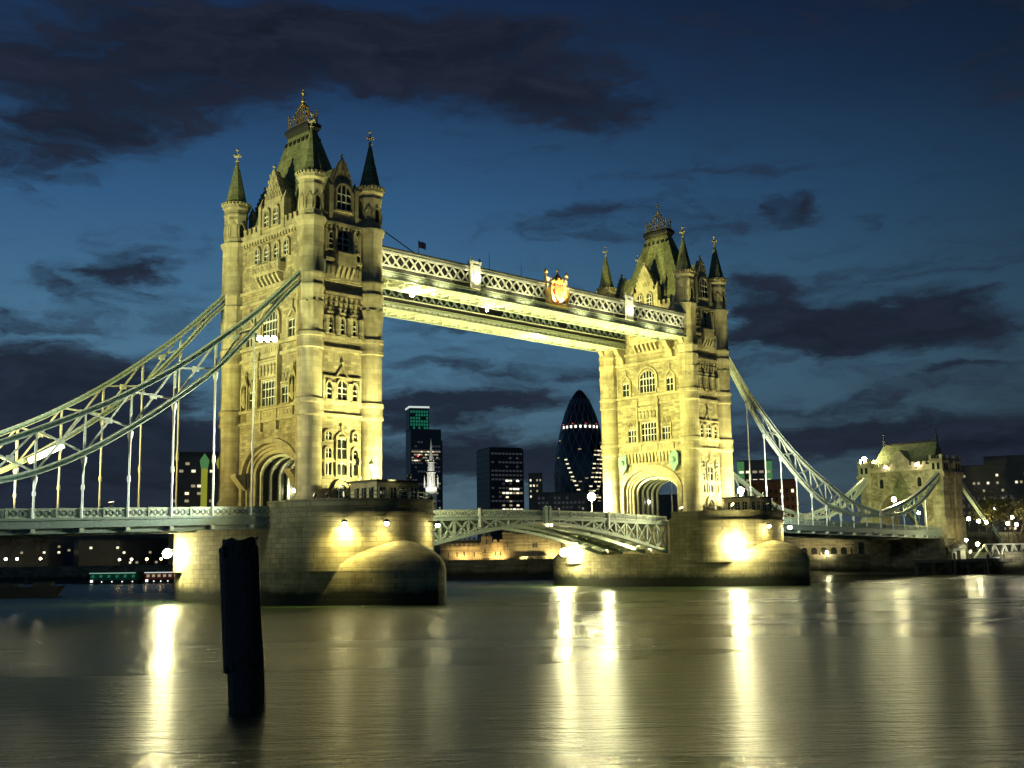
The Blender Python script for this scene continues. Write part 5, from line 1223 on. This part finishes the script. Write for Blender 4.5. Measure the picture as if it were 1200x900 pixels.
for i, (x, y, w_, z, lab) in enumerate(((210, 330, 60, 24, 'long low dark building on the skyline beside the left tower'), (430, 300, 46, 36, 'flat dark building on the skyline just left of the round tower'), (520, 330, 60, 44, 'dark building on the skyline behind the right tower'))):
    t = thing('city_building', lab, 'building', (x, y, 4.6)); rz = facing(x, y); block(t, 'wall', x, y, rz, w_, 16, 4.6, z, 'dark'); block(t, 'roof', x, y, rz, w_ - 3, 13, z, z + .8, 'lead'); facade_windows(t, x, y, rz, 8.2, w_ - 2, z * .4, z - 2, 16, 4, .12, 1.1, 1.1, ('lit_dim',), i)

facade_windows(bp_, bx, by, facing(bx, by) + .42, 8.8, 18, 30, 61, 9, 14, .8, 1.4, .9, ('added_glow',), 40, 100)  # added glow panels on three blocks, give their facades structure
facade_windows(tp_, tx, ty, facing(tx, ty) + .2, 11.1, 25, 36, 114, 10, 22, .5, 1.8, 1.5, ('added_glow',), 41, 100)
facade_windows(lp_, 343, 270, facing(345, 268), 7.1, 24, 18, 37, 12, 8, .8, 1.2, 1.2, ('added_glow',), 42, 90)
# floodlit church spire
cx_, cy_ = 201.5, 206.3
t = thing('church', 'slim white church spire floodlit brightly, just right of the near pier cabin', 'church', (cx_, cy_, 4.6))
rz = facing(cx_, cy_)
block(t, 'tower', cx_, cy_, rz, 4.2, 4.2, 4.6, 33, 'spire_lit')
m_ = MB(); m_.lathe(cx_, cy_, [(2.2, 33), (2.4, 33.4), (1.7, 33.6), (1.6, 38.5), (2.0, 38.8), (1.4, 39.0), (1.3, 42.5), (1.6, 42.7), (.9, 43), (.3, 49.5), (.05, 52)], 8); m_.build('spire', 'spire_lit', t)
for sx in (-1, 1):
    for sy in (-1, 1): m_ = MB(); m_.lathe(cx_ + sx * 1.8, cy_ + sy * 1.8, [(.3, 33), (.3, 35.5), (.02, 38)], 6); m_.build('pinnacle', 'spire_lit', t)
m_ = MB(); m_.M = Matrix.Translation((cx_, cy_, 0)) @ Matrix.Rotation(rz, 4, 'Z'); m_.prism(gothic(.7, 2, 3.2, 0), 'y', -2.16, -2.05); m_.v = [Vector((v.x, v.y, v.z + 27)) for v in map(Vector, m_.v)]; m_.build('belfry_window', 'glass', t)
floodlight('floodlight at the foot of the white church spire', (cx_ - 9, cy_ - 9, 30), (cx_, cy_, 39), 9000, 70, (1, .98, .85), .3, 'lens_dim', .7, None, 26)

# office building left of the near tower, with its two yellow banner pylons in front
ox, oy = 96, 195; rz = facing(ox, oy)
t = thing('office_building', 'dark office building with rows of dim lit windows directly left of the left tower', 'office block', (ox, oy, 4.6))
block(t, 'wall', ox, oy, rz, 17, 14, 4.6, 38.5, 'dark'); block(t, 'roof', ox, oy, rz, 13, 10, 38.5, 40, 'lead'); mullion_grid(t, ox, oy, rz, 17, 14, 8, 38, 9, 12, 'dark', .15)
facade_windows(t, ox, oy, rz, 7.3, 16.4, 22, 38, 9, 7, .42, 1.2, .8, ('lit_dim', 'lit_dim', 'lit'), 21, 60)
for (x, y, lab) in ((57.5, 125.2, 'tall lit yellow pylon with a green pointed cap beside the left tower'), (61.0, 123.3, 'tall dim pylon with a yellow pointed cap tight against the left tower')):
    t = thing('banner_pylon', lab, 'pylon', (x, y, 4.6)); rz = facing(x, y); g1_ = 'green' in lab
    m_ = MB(); m_.M = Matrix.Translation((x, y, 0)) @ Matrix.Rotation(rz, 4, 'Z'); m_.box(-.75, .75, -.6, .6, 4.6, 30.2); m_.build('shaft', 'banner' if g1_ else 'dark', t)
    m_ = MB(); m_.M = Matrix.Translation((x, y, 0)) @ Matrix.Rotation(rz, 4, 'Z'); m_.frustum(0, 0, .8, .65, 29.0, 1.15, .9, 31); m_.frustum(0, 0, 1.15, .9, 31, .05, .05, 32.8); m_.build('cap', 'banner_green' if g1_ else 'banner', t)

# far shore at left: dark warehouse range, street lamps, pleasure-boat pavilion
for x, y, w_, z, lab in ((140, 392, 130, 20, 'long dark building far behind the left side span, lowest on the horizon'), (150, 262, 60, 18, 'dark building far behind the left tower base'), (20, 470, 130, 20, 'dark building far upstream at the left edge')):
    t = thing('city_building', lab, 'building', (x, y, 4.6)); rz = facing(x, y); block(t, 'wall', x, y, rz, w_, 16, 4.6, z, 'dark'); block(t, 'roof', x, y, rz, w_ * .6, 12, z, z + 1.6, 'lead'); facade_windows(t, x, y, rz, 8.2, w_ - 2, 6, z - 2, 26, 4, .08, 1.1, .9, ('lit_dim',), int(z), 24)
t = thing('warehouse', 'long dark riverside building under the left deck with scattered dim windows', 'building', (70, 262, 4.6))
for x, y, w_, z in ((30, 300, 40, 15), (66, 268, 34, 14.6), (92, 236, 30, 13.5), (112, 212, 22, 17)):
    rz = facing(x, y) + .15; block(t, 'wall', x, y, rz, w_, 14, 4.6, z, 'dark'); block(t, 'roof', x, y, rz, w_ - 1, 12, z, z + .6, 'lead')
    facade_windows(t, x, y, rz, 7.15, w_ - 1, 6, z - 1, 14, 4, .13, .8, .7, ('lit_dim', 'lit'), int(x), 12)
for u, (x, y, nm) in enumerate(((53.2, 237.8, 'far left end'), (56.0, 236.0, 'second from the left end'), (60.6, 229.4, 'beside the bare trees'), (68.7, 192.8, 'left of the green pavilion'), (70.4, 188.6, 'over the green pavilion'), (73.3, 184.9, 'over the red pavilion'), (75.9, 181.2, 'nearest the landward pier lamp'))):
    lamp_post(f'small street lamp on the far left quay, {nm}', (x + 1.5, y + 2.0, 4.6), 2.6 + (.8 if u < 3 else 0), .36, 'globe_far' if u < 3 else 'globe_sod', 'street lamps on the far left quay')
for x0, x1, y0, y1, mat, strip, lab in ((56.5, 65.2, 183.8, 171.5, 'green', 'strip_green', 'green floating pavilion with a pale light strip along its eave'), (66.0, 72.6, 170.4, 161.6, 'red', 'strip_white', 'red floating pavilion with white light strips next to the green one')):
    t = thing('floating_pavilion', lab, 'boat', ((x0 + x1) / 2, (y0 + y1) / 2, WZ)); cx2, cy2 = (x0 + x1) / 2, (y0 + y1) / 2; L = math.hypot(x1 - x0, y1 - y0); rz = math.atan2(y1 - y0, x1 - x0)
    block(t, 'hull', cx2, cy2, rz, L, 4, WZ - .6, WZ + 1.0, 'hull'); block(t, 'cabin', cx2, cy2, rz, L - 1, 3, WZ + 1.0, 3.4, mat); block(t, 'roof', cx2, cy2, rz, L - .4, 3.8, 3.4, 3.6, 'lead')
    m_ = MB(); m_.M = Matrix.Translation((cx2, cy2, 0)) @ Matrix.Rotation(rz, 4, 'Z'); m_.box(-L / 2 + .6, L / 2 - .6, -1.98, -1.92, 3.3, 3.55); m_.build('light_strip', strip, t)
    ms = lit_mesh(.7, .6, 'lit_white'); Rm = m_.M
    for k in range(5): put('porthole', lit_mesh(.25, .25, 'lit_white') if k else ms, t, Rm @ Vector((-L / 2 + 1.4 + k * (L - 2.8) / 4, -2.05, WZ + .45)), rz)
    for k in range(6): put('window', lit_mesh(.8, .7, 'lit_green' if mat == 'green' else 'lit_dim'), t, Rm @ Vector((-L / 2 + 1.5 + k * (L - 3) / 5, -1.55, 2.2)), rz)
t = thing('barge', 'low black barge moored on the river at the far left', 'barge', (-12, 72, WZ)); m_ = MB(); m_.M = Matrix.Translation((-13, 72.5, 0)) @ Matrix.Rotation(R(-36), 4, 'Z')
m_.add([(-14, -2.6, WZ - .4), (10, -2.6, WZ - .4), (10, 2.6, WZ - .4), (-14, 2.6, WZ - .4), (-15, -2.9, 2.1), (11.5, -2.9, 2.3), (11.5, 2.9, 2.3), (-15, 2.9, 2.1)], [(3, 2, 1, 0), (4, 5, 6, 7), (0, 1, 5, 4), (1, 2, 6, 5), (2, 3, 7, 6), (3, 0, 4, 7)]); Mx = m_.M; m_.build('hull', 'hull', t)
m_ = MB(); m_.M = Mx; m_.box(-13, 4, -1.9, 1.9, 2.2, 2.7); m_.box(-12, 3, -1.5, 1.5, 2.7, 2.9); m_.build('hatch', 'hull', t); m_ = MB(); m_.M = Mx; m_.box(7, 10, -1.4, 1.4, 2.2, 3.0); m_.lathe(5.5, 0, [(.1, 2.2), (.08, 4.0)], 6); m_.build('deckhouse', 'hull', t)

# trees -----------------------------------------------------------------
def tree(label, x, y, z, h, rad_, leaf, dens, seed, group=None, bare=False):
    rnd = random.Random(seed); t = thing('tree', label, 'tree', (x, y, z), group)
    tr = MB(); tips = []
    def limb(p, d, L, r, lev):
        q = p + d * L; 
        tr.bar(p, q, r * 2, None, None, 6)
        if lev == 0: tips.append(q); return
        for k in range(3 if lev > 1 else 3):
            nd = (d + Vector((rnd.uniform(-1, 1), rnd.uniform(-1, 1), rnd.uniform(-.1, .7))) * .75).normalized(); limb(q - d * L * rnd.uniform(0, .3), nd, L * rnd.uniform(.6, .85), r * .6, lev - 1)
    limb(Vector((x, y, z)), Vector((rnd.uniform(-.06, .06), rnd.uniform(-.06, .06), 1)), h * .36, h * .022, 4 if bare else 3)
    tr.build('trunk', 'bark', t)
    lf = MB(); 
    for p in tips:
        for k in range(dens):
            c = p + Vector((rnd.gauss(0, 1), rnd.gauss(0, 1), rnd.gauss(0, .8))) * rad_ * .22; s_ = rnd.uniform(.18, .38)
            a = Vector((rnd.uniform(-1, 1), rnd.uniform(-1, 1), rnd.uniform(-1, 1))).normalized(); b_ = a.orthogonal().normalized()
            lf.add([c - a * s_, c + b_ * s_ * .6, c + a * s_, c - b_ * s_ * .6], [(0, 1, 2, 3)])
    if lf.f: lf.build('crown', leaf, t)
    return t
for i, (x, y, h) in enumerate(((48, 262, 12), (53, 254, 13), (58, 246, 12), (64, 238, 11))): tree(f'bare tree on the far left quay, {("leftmost", "second", "third", "rightmost")[i]} of the row', x, y, 4.6, h, 4, 'leafdark', 3, 30 + i, 'bare trees on the far left quay', True)
for i, (x, y, h, lab) in enumerate(((199.6, -8.5, 16, 'tall yellowish tree lit by lamps just right of the gatehouse'), (210.0, -12.5, 14, 'bushy yellowish tree among the globe lamps right of the gatehouse'), (219, -20, 12, 'darker tree at the right edge behind the gangway'), (225, -4, 15, 'dark tree in front of the hotel windows'))):
    tree(lab, x, y, 4.6, h, 6.5, 'leaf' if i < 2 else 'leafdark', 60, 50 + i)
for i, (x, y, h) in enumerate(((161.5, 27, 10), (171, 33, 9))): tree(('dark tree below the right deck by the far pier', 'dark tree below the right deck near the gatehouse')[i], x + 9, y + 6, 4.6, h, 4, 'leafdark', 8, 70 + i)

# Tower-side fortress lit from below
t = thing('fortress', 'long low medieval fortress glowing in yellow light under the bascules', 'castle', (135, 106, 4.6))
V1, V2 = Vector((125.0, 113.6)), Vector((150, 91)); dv = (V2 - V1).normalized(); rzc = math.atan2(dv.y, dv.x); L = (V2 - V1).length + 26
FM = Matrix.Translation((V1.x, V1.y, 0)) @ Matrix.Rotation(rzc, 4, 'Z')
def fort(name, x0, x1, y0, y1, z0, z1, mer=True, mat='castle'):
    m_ = MB(); m_.M = FM; m_.box(x0, x1, y0, y1, z0, z1)
    if mer:
        n_ = max(2, int((x1 - x0) / 1.3)); s_ = (x1 - x0) / n_
        for k in range(n_): m_.box(x0 + k * s_ + s_ * .2, x0 + k * s_ + s_ * .75, y0 - .02, y0 + .5, z1, z1 + .7)
        m_.box(x0 - .1, x1 + .1, y0 - .15, y0 + .3, z1 - .35, z1 - .1)
    return m_.build(name, mat, t)
fort('curtain_wall', 0, 12, 0, 2.5, 3.5, 9.4); fort('inner_wall', -2, 13, 7, 9, 3.5, 11.2)
fort('tower', 11.4, 14.4, -1.2, 5, 3.5, 12.0); fort('curtain_wall', 14.4, 18, .2, 2.5, 3.5, 10.3); fort('tower', 17.4, 20.4, -1.2, 5, 3.5, 13.0); fort('great_wall', 20.4, 46, .6, 4, 3.5, 12.6); fort('gate_block', 22, 30, -1.0, .58, 3.5, 6.2, False)
arrow = MB(); arrow.box(-.14, .14, -.05, .05, 0, 1.3); arrow_m = arrow.mesh('arrow_slit', 'glass')
for x, y, z in ((2.2, -.03, 6.3), (4.6, -.03, 6.3), (6.6, -.03, 6.5), (9.4, -.03, 6.3), (12.4, -1.23, 7.2), (15.4, .17, 6.4), (16.8, .17, 6.4), (18.6, -1.23, 8.2), (12.9, -1.23, 9.8), (26, .55, 8.6), (26.5, .55, 8.6), (27, .55, 8.6), (34, .55, 8.4)): put('arrow_slit', arrow_m, t, FM @ Vector((x, y, z)), rzc)
m_ = MB(); m_.M = FM; m_.prism(ell(1.0, 1.2, 2.0, 0, 10, 0), 'y', -1.06, -.95); m_.v = [v + (FM.to_3x3() @ Vector((25, 0, 4.2))) for v in m_.v]; m_.build('gate_arch', 'glass', t)
for x, nm, w_ in ((5.6, 'the left curtain wall', 2600), (9.8, 'the left round tower', 1500), (14.9, 'the short wall between both towers', 2000), (16.6, 'the right square tower', 2000), (23.5, 'the gate block', 2200), (31, 'the great wall', 4500)):
    P = FM @ Vector((x, -2.6, 4.6)); T_ = FM @ Vector((x + .3, .5, 7.5)); floodlight(f'ground floodlight at the foot of {nm} of the fortress', P, T_, w_, 140, (1, .68, .24) if x < 20 else (1, .80, .32), .2, 'lens_dim', .9, 'fortress ground floodlights', .3)
m_ = MB(); rnd = random.Random(3)
for k in range(60):
    P = FM @ Vector((k * .62 - 1, -6.0 + rnd.uniform(-.2, .2), 0)); m_.box(P.x - .06, P.x + .06, P.y - .06, P.y + .06, 4.6, 5.9); 
a, b_ = FM @ Vector((-1, -6, 5.8)), FM @ Vector((36, -6, 5.8)); m_.bar(a, b_, .1); m_.bar(a - Vector((0, 0, .6)), b_ - Vector((0, 0, .6)), .08)
tag(m_.build('quay_railing', 'lead', None, at=tuple(FM @ Vector((18, -6, 4.6)))), 'black railing along the quay in front of the lit fortress', 'railing')

# wharf range seen below the right deck
t = thing('wharf_building', 'pale arcaded wharf building lit warmly below the right side span', 'building', (176, 22, 4.6)); rz = math.atan2(-14, 8.2)
wx, wy = 174.5, 23.5
block(t, 'wall', wx, wy, rz, 34, 6, 4.6, 10.6, 'castle'); block(t, 'roof', wx, wy, rz, 35, 7, 10.6, 11.0, 'lead')
for k in range(14):
    m_ = MB(); m_.M = Matrix.Translation((wx, wy, 0)) @ Matrix.Rotation(rz, 4, 'Z'); x = -16 + k * 2.4; m_.prism(ell(.75, 1.4, 2.0, 0, 8, x), 'y', -3.06, -2.95); m_.v = [v + Vector((0, 0, 5.2)) for v in m_.v]; m_.build('arch', 'glass', t)
floodlight('ground floodlight before the wharf building below the right deck', (165.5, 18.5, 5.6), (172, 22, 8), 900, 150, (1, .8, .4), .2, 'lens_dim', .9, None, .6)
lamp_post('quay lamp below the right deck beside the far pier', (167.2, 17.5, 4.6), 1.3, .34, 'globe')

# right skyline
t = thing('hotel', 'long dark stepped hotel block with scattered lit windows at the right edge', 'hotel', (310, 28, 4.6)); rz = facing(310, 28)
hx, hy = 312, 26
block(t, 'wall', hx, hy, rz, 52, 18, 4.6, 34, 'dark'); block(t, 'upper_wall', hx - 2, hy + 4, rz, 15, 12, 34, 37.5, 'dark'); block(t, 'roof', hx, hy, rz, 50, 15, 34, 34.6, 'lead'); mullion_grid(t, hx, hy, rz, 52, 18, 8, 34, 22, 10, 'dark', .2)
facade_windows(t, hx, hy, rz, 9.25, 50, 10, 33, 30, 9, .5, .8, 1.2, ('added_glow',), 43, 100)  # added faint glow panels, show the hotel facade
facade_windows(t, hx, hy, rz, 9.3, 50, 10, 33, 34, 9, .30, .75, .8, ('lit_dim', 'lit', 'lit_dim'), 77, 80)
t = thing('office_building', 'slim building with a pale lit top storey behind the right chain', 'office block', (340, 152, 4.6)); rz = facing(340, 152)
block(t, 'wall', 340, 152, rz, 15, 10, 4.6, 46, 'dark')
for s_ in (-1, 1): m_ = MB(); m_.M = Matrix.Translation((340, 152, 0)) @ Matrix.Rotation(rz, 4, 'Z'); m_.box(*sorted((s_ * 4.4, s_ * 7.4)), -5.2, -4.9, 36, 45.4); m_.build('lit_panel', 'banner_green', t)
facade_windows(t, 340, 152, rz, 5.3, 14, 33, 44, 5, 3, .8, 1.8, 1.0, ('lit', 'lit_dim'), 9)
t = thing('brick_building', 'brown brick building with dim windows behind the right chain rods', 'building', (270, 98, 4.6)); rz = facing(270, 98)
block(t, 'wall', 270, 98, rz, 17, 12, 4.6, 31.5, 'brownbrick'); block(t, 'roof', 270, 98, rz, 16, 11, 31.5, 32, 'lead'); facade_windows(t, 270, 98, rz, 6.15, 15, 10, 30, 8, 7, .16, .9, 1.2, ('lit_dim', 'lit'), 15); facade_windows(t, 270, 98, rz, 6.12, 15, 10, 30, 8, 7, 1, .9, 1.2, ('glass',), 16, name='window')
floodlight('street floodlight at the foot of the brown brick building', (258, 82, 14), (270, 95, 22), 1500, 120, (1, .6, .25), .2, 'lens_dim', .9, None, 9.4)

# jetty, hut and gangway at the right
JM = Matrix.Translation((163.5, -6.5, 0)) @ Matrix.Rotation(math.atan2(-25, 15.5), 4, 'Z')
t = thing('jetty', 'dark timber jetty on piles along the right bank below the gatehouse', 'jetty', (170, -18, 2)); m_ = MB(); m_.M = JM; m_.box(0, 44, -1.5, 4, 3.5, 3.9); m_.box(0, 44, -1.7, -1.4, 3.2, 3.95); m_.build('deck', 'timber', t)
for k in range(12):
    for yy in (-1.2, 3.2): m_ = MB(); m_.M = JM; m_.lathe(1 + k * 3.6, yy, [(.28, -1.5), (.25, 3.6)], 8); m_.build('pile', 'timber', t)
m_ = MB(); m_.M = JM
for k in range(11): m_.bar((1 + k * 3.6, -1.3, .8), (4.6 + k * 3.6, -1.3, 3.3), .2)
m_.build('brace', 'timber', t)
for k in range(3): m_ = MB(); m_.M = JM; m_.lathe(9 + k * 7.0, -2.0, [(.3, -1.5), (.3, 5.2 - k * .4), (.1, 5.4 - k * .4)], 8); o = m_.build('mooring_post', 'timber', None, at=tuple(JM @ Vector((9 + k * 7., -2, 0)))); tag(o, f'dark timber mooring post in front of the jetty, {("left", "middle", "right")[k]} of three', 'post', 'mooring posts before the jetty')
t = thing('hut', 'small white hut with a domed roof on the jetty beside the gatehouse', 'hut', tuple(JM @ Vector((10.5, 2.5, 3.9)))); m_ = MB(); m_.M = JM; m_.box(9.2, 11.8, 1.2, 3.8, 3.9, 6.4); m_.build('wall', 'white', t); m_ = MB(); m_.M = JM; m_.lathe(10.5, 2.5, [(2.0, 6.4), (1.8, 6.9), (1.1, 7.5), (.1, 7.8)], 10); m_.build('roof', 'lead', t, True)
m_ = MB(); m_.M = JM; m_.box(9.9, 10.7, 1.1, 1.22, 3.95, 5.9); m_.build('door', 'lead', t)
t = thing('gangway', 'white lattice truss gangway running out of the picture at the right', 'gangway', tuple(JM @ Vector((14, 0, 3.9))))
for yy in (-.6, 1.2):
    m_ = MB(); m_.M = JM
    m_.bar((13.5, yy, 4.2), (42, yy, 4.1), .26); m_.bar((16, yy, 7.2), (42, yy, 7.0), .26); m_.bar((13.5, yy, 4.2), (16, yy, 7.2), .22)
    for k in range(13): x = 16 + k * 2; m_.bar((x, yy, 7.1), (x + 1, yy, 4.2), .2); m_.bar((x + 1, yy, 4.2), (x + 2, yy, 7.1), .2)
    m_.build('truss', 'white', t)
m_ = MB(); m_.M = JM; m_.box(13.5, 42, -.6, 1.2, 4.0, 4.12); m_.build('walkway', 'timber', t)
lamp_post('lamp on a pole over the jetty hut', tuple(JM @ Vector((11.9, -.6, 3.9))), 4.3, .32, 'globe')
lamp_post('lamp on the white gangway', tuple(JM @ Vector((14.6, 1.9, 3.9))), 3.4, .4, 'globe')
floodlight('floodlight on the jetty facing the white gangway', JM @ Vector((19, -4.5, 4.6)), JM @ Vector((22, 0, 5.6)), 900, 130, (1, .95, .7), .2, 'lens_dim', .9, None, 1.0)
for i, (x, y, z, nm) in enumerate(((190.2, -7, 13.6, 'first right of the gatehouse'), (193, -8.2, 13.0, 'low, second right of the gatehouse'), (197.4, -8.2, 12.8, 'low in front of the yellow tree'), (211.1, -4.6, 16.4, 'highest, above the yellow tree'), (210.9, -4.2, 14.6, 'just under the highest one'), (211.9, -8.7, 14.1, 'right beside the yellow tree'), (207.1, -9.5, 12.5, 'low at the yellow tree'), (207.7, -11.4, 12.2, 'low right of the yellow tree'), (213.8, -13.1, 11.8, 'alone near the right edge'))):
    lamp_post(f'white globe street lamp {nm}', (x, y - 1.5, 4.6), z - 4.6, .42, 'globe' if i in (0, 3, 8) else 'globe_far', 'globe street lamps right of the gatehouse')
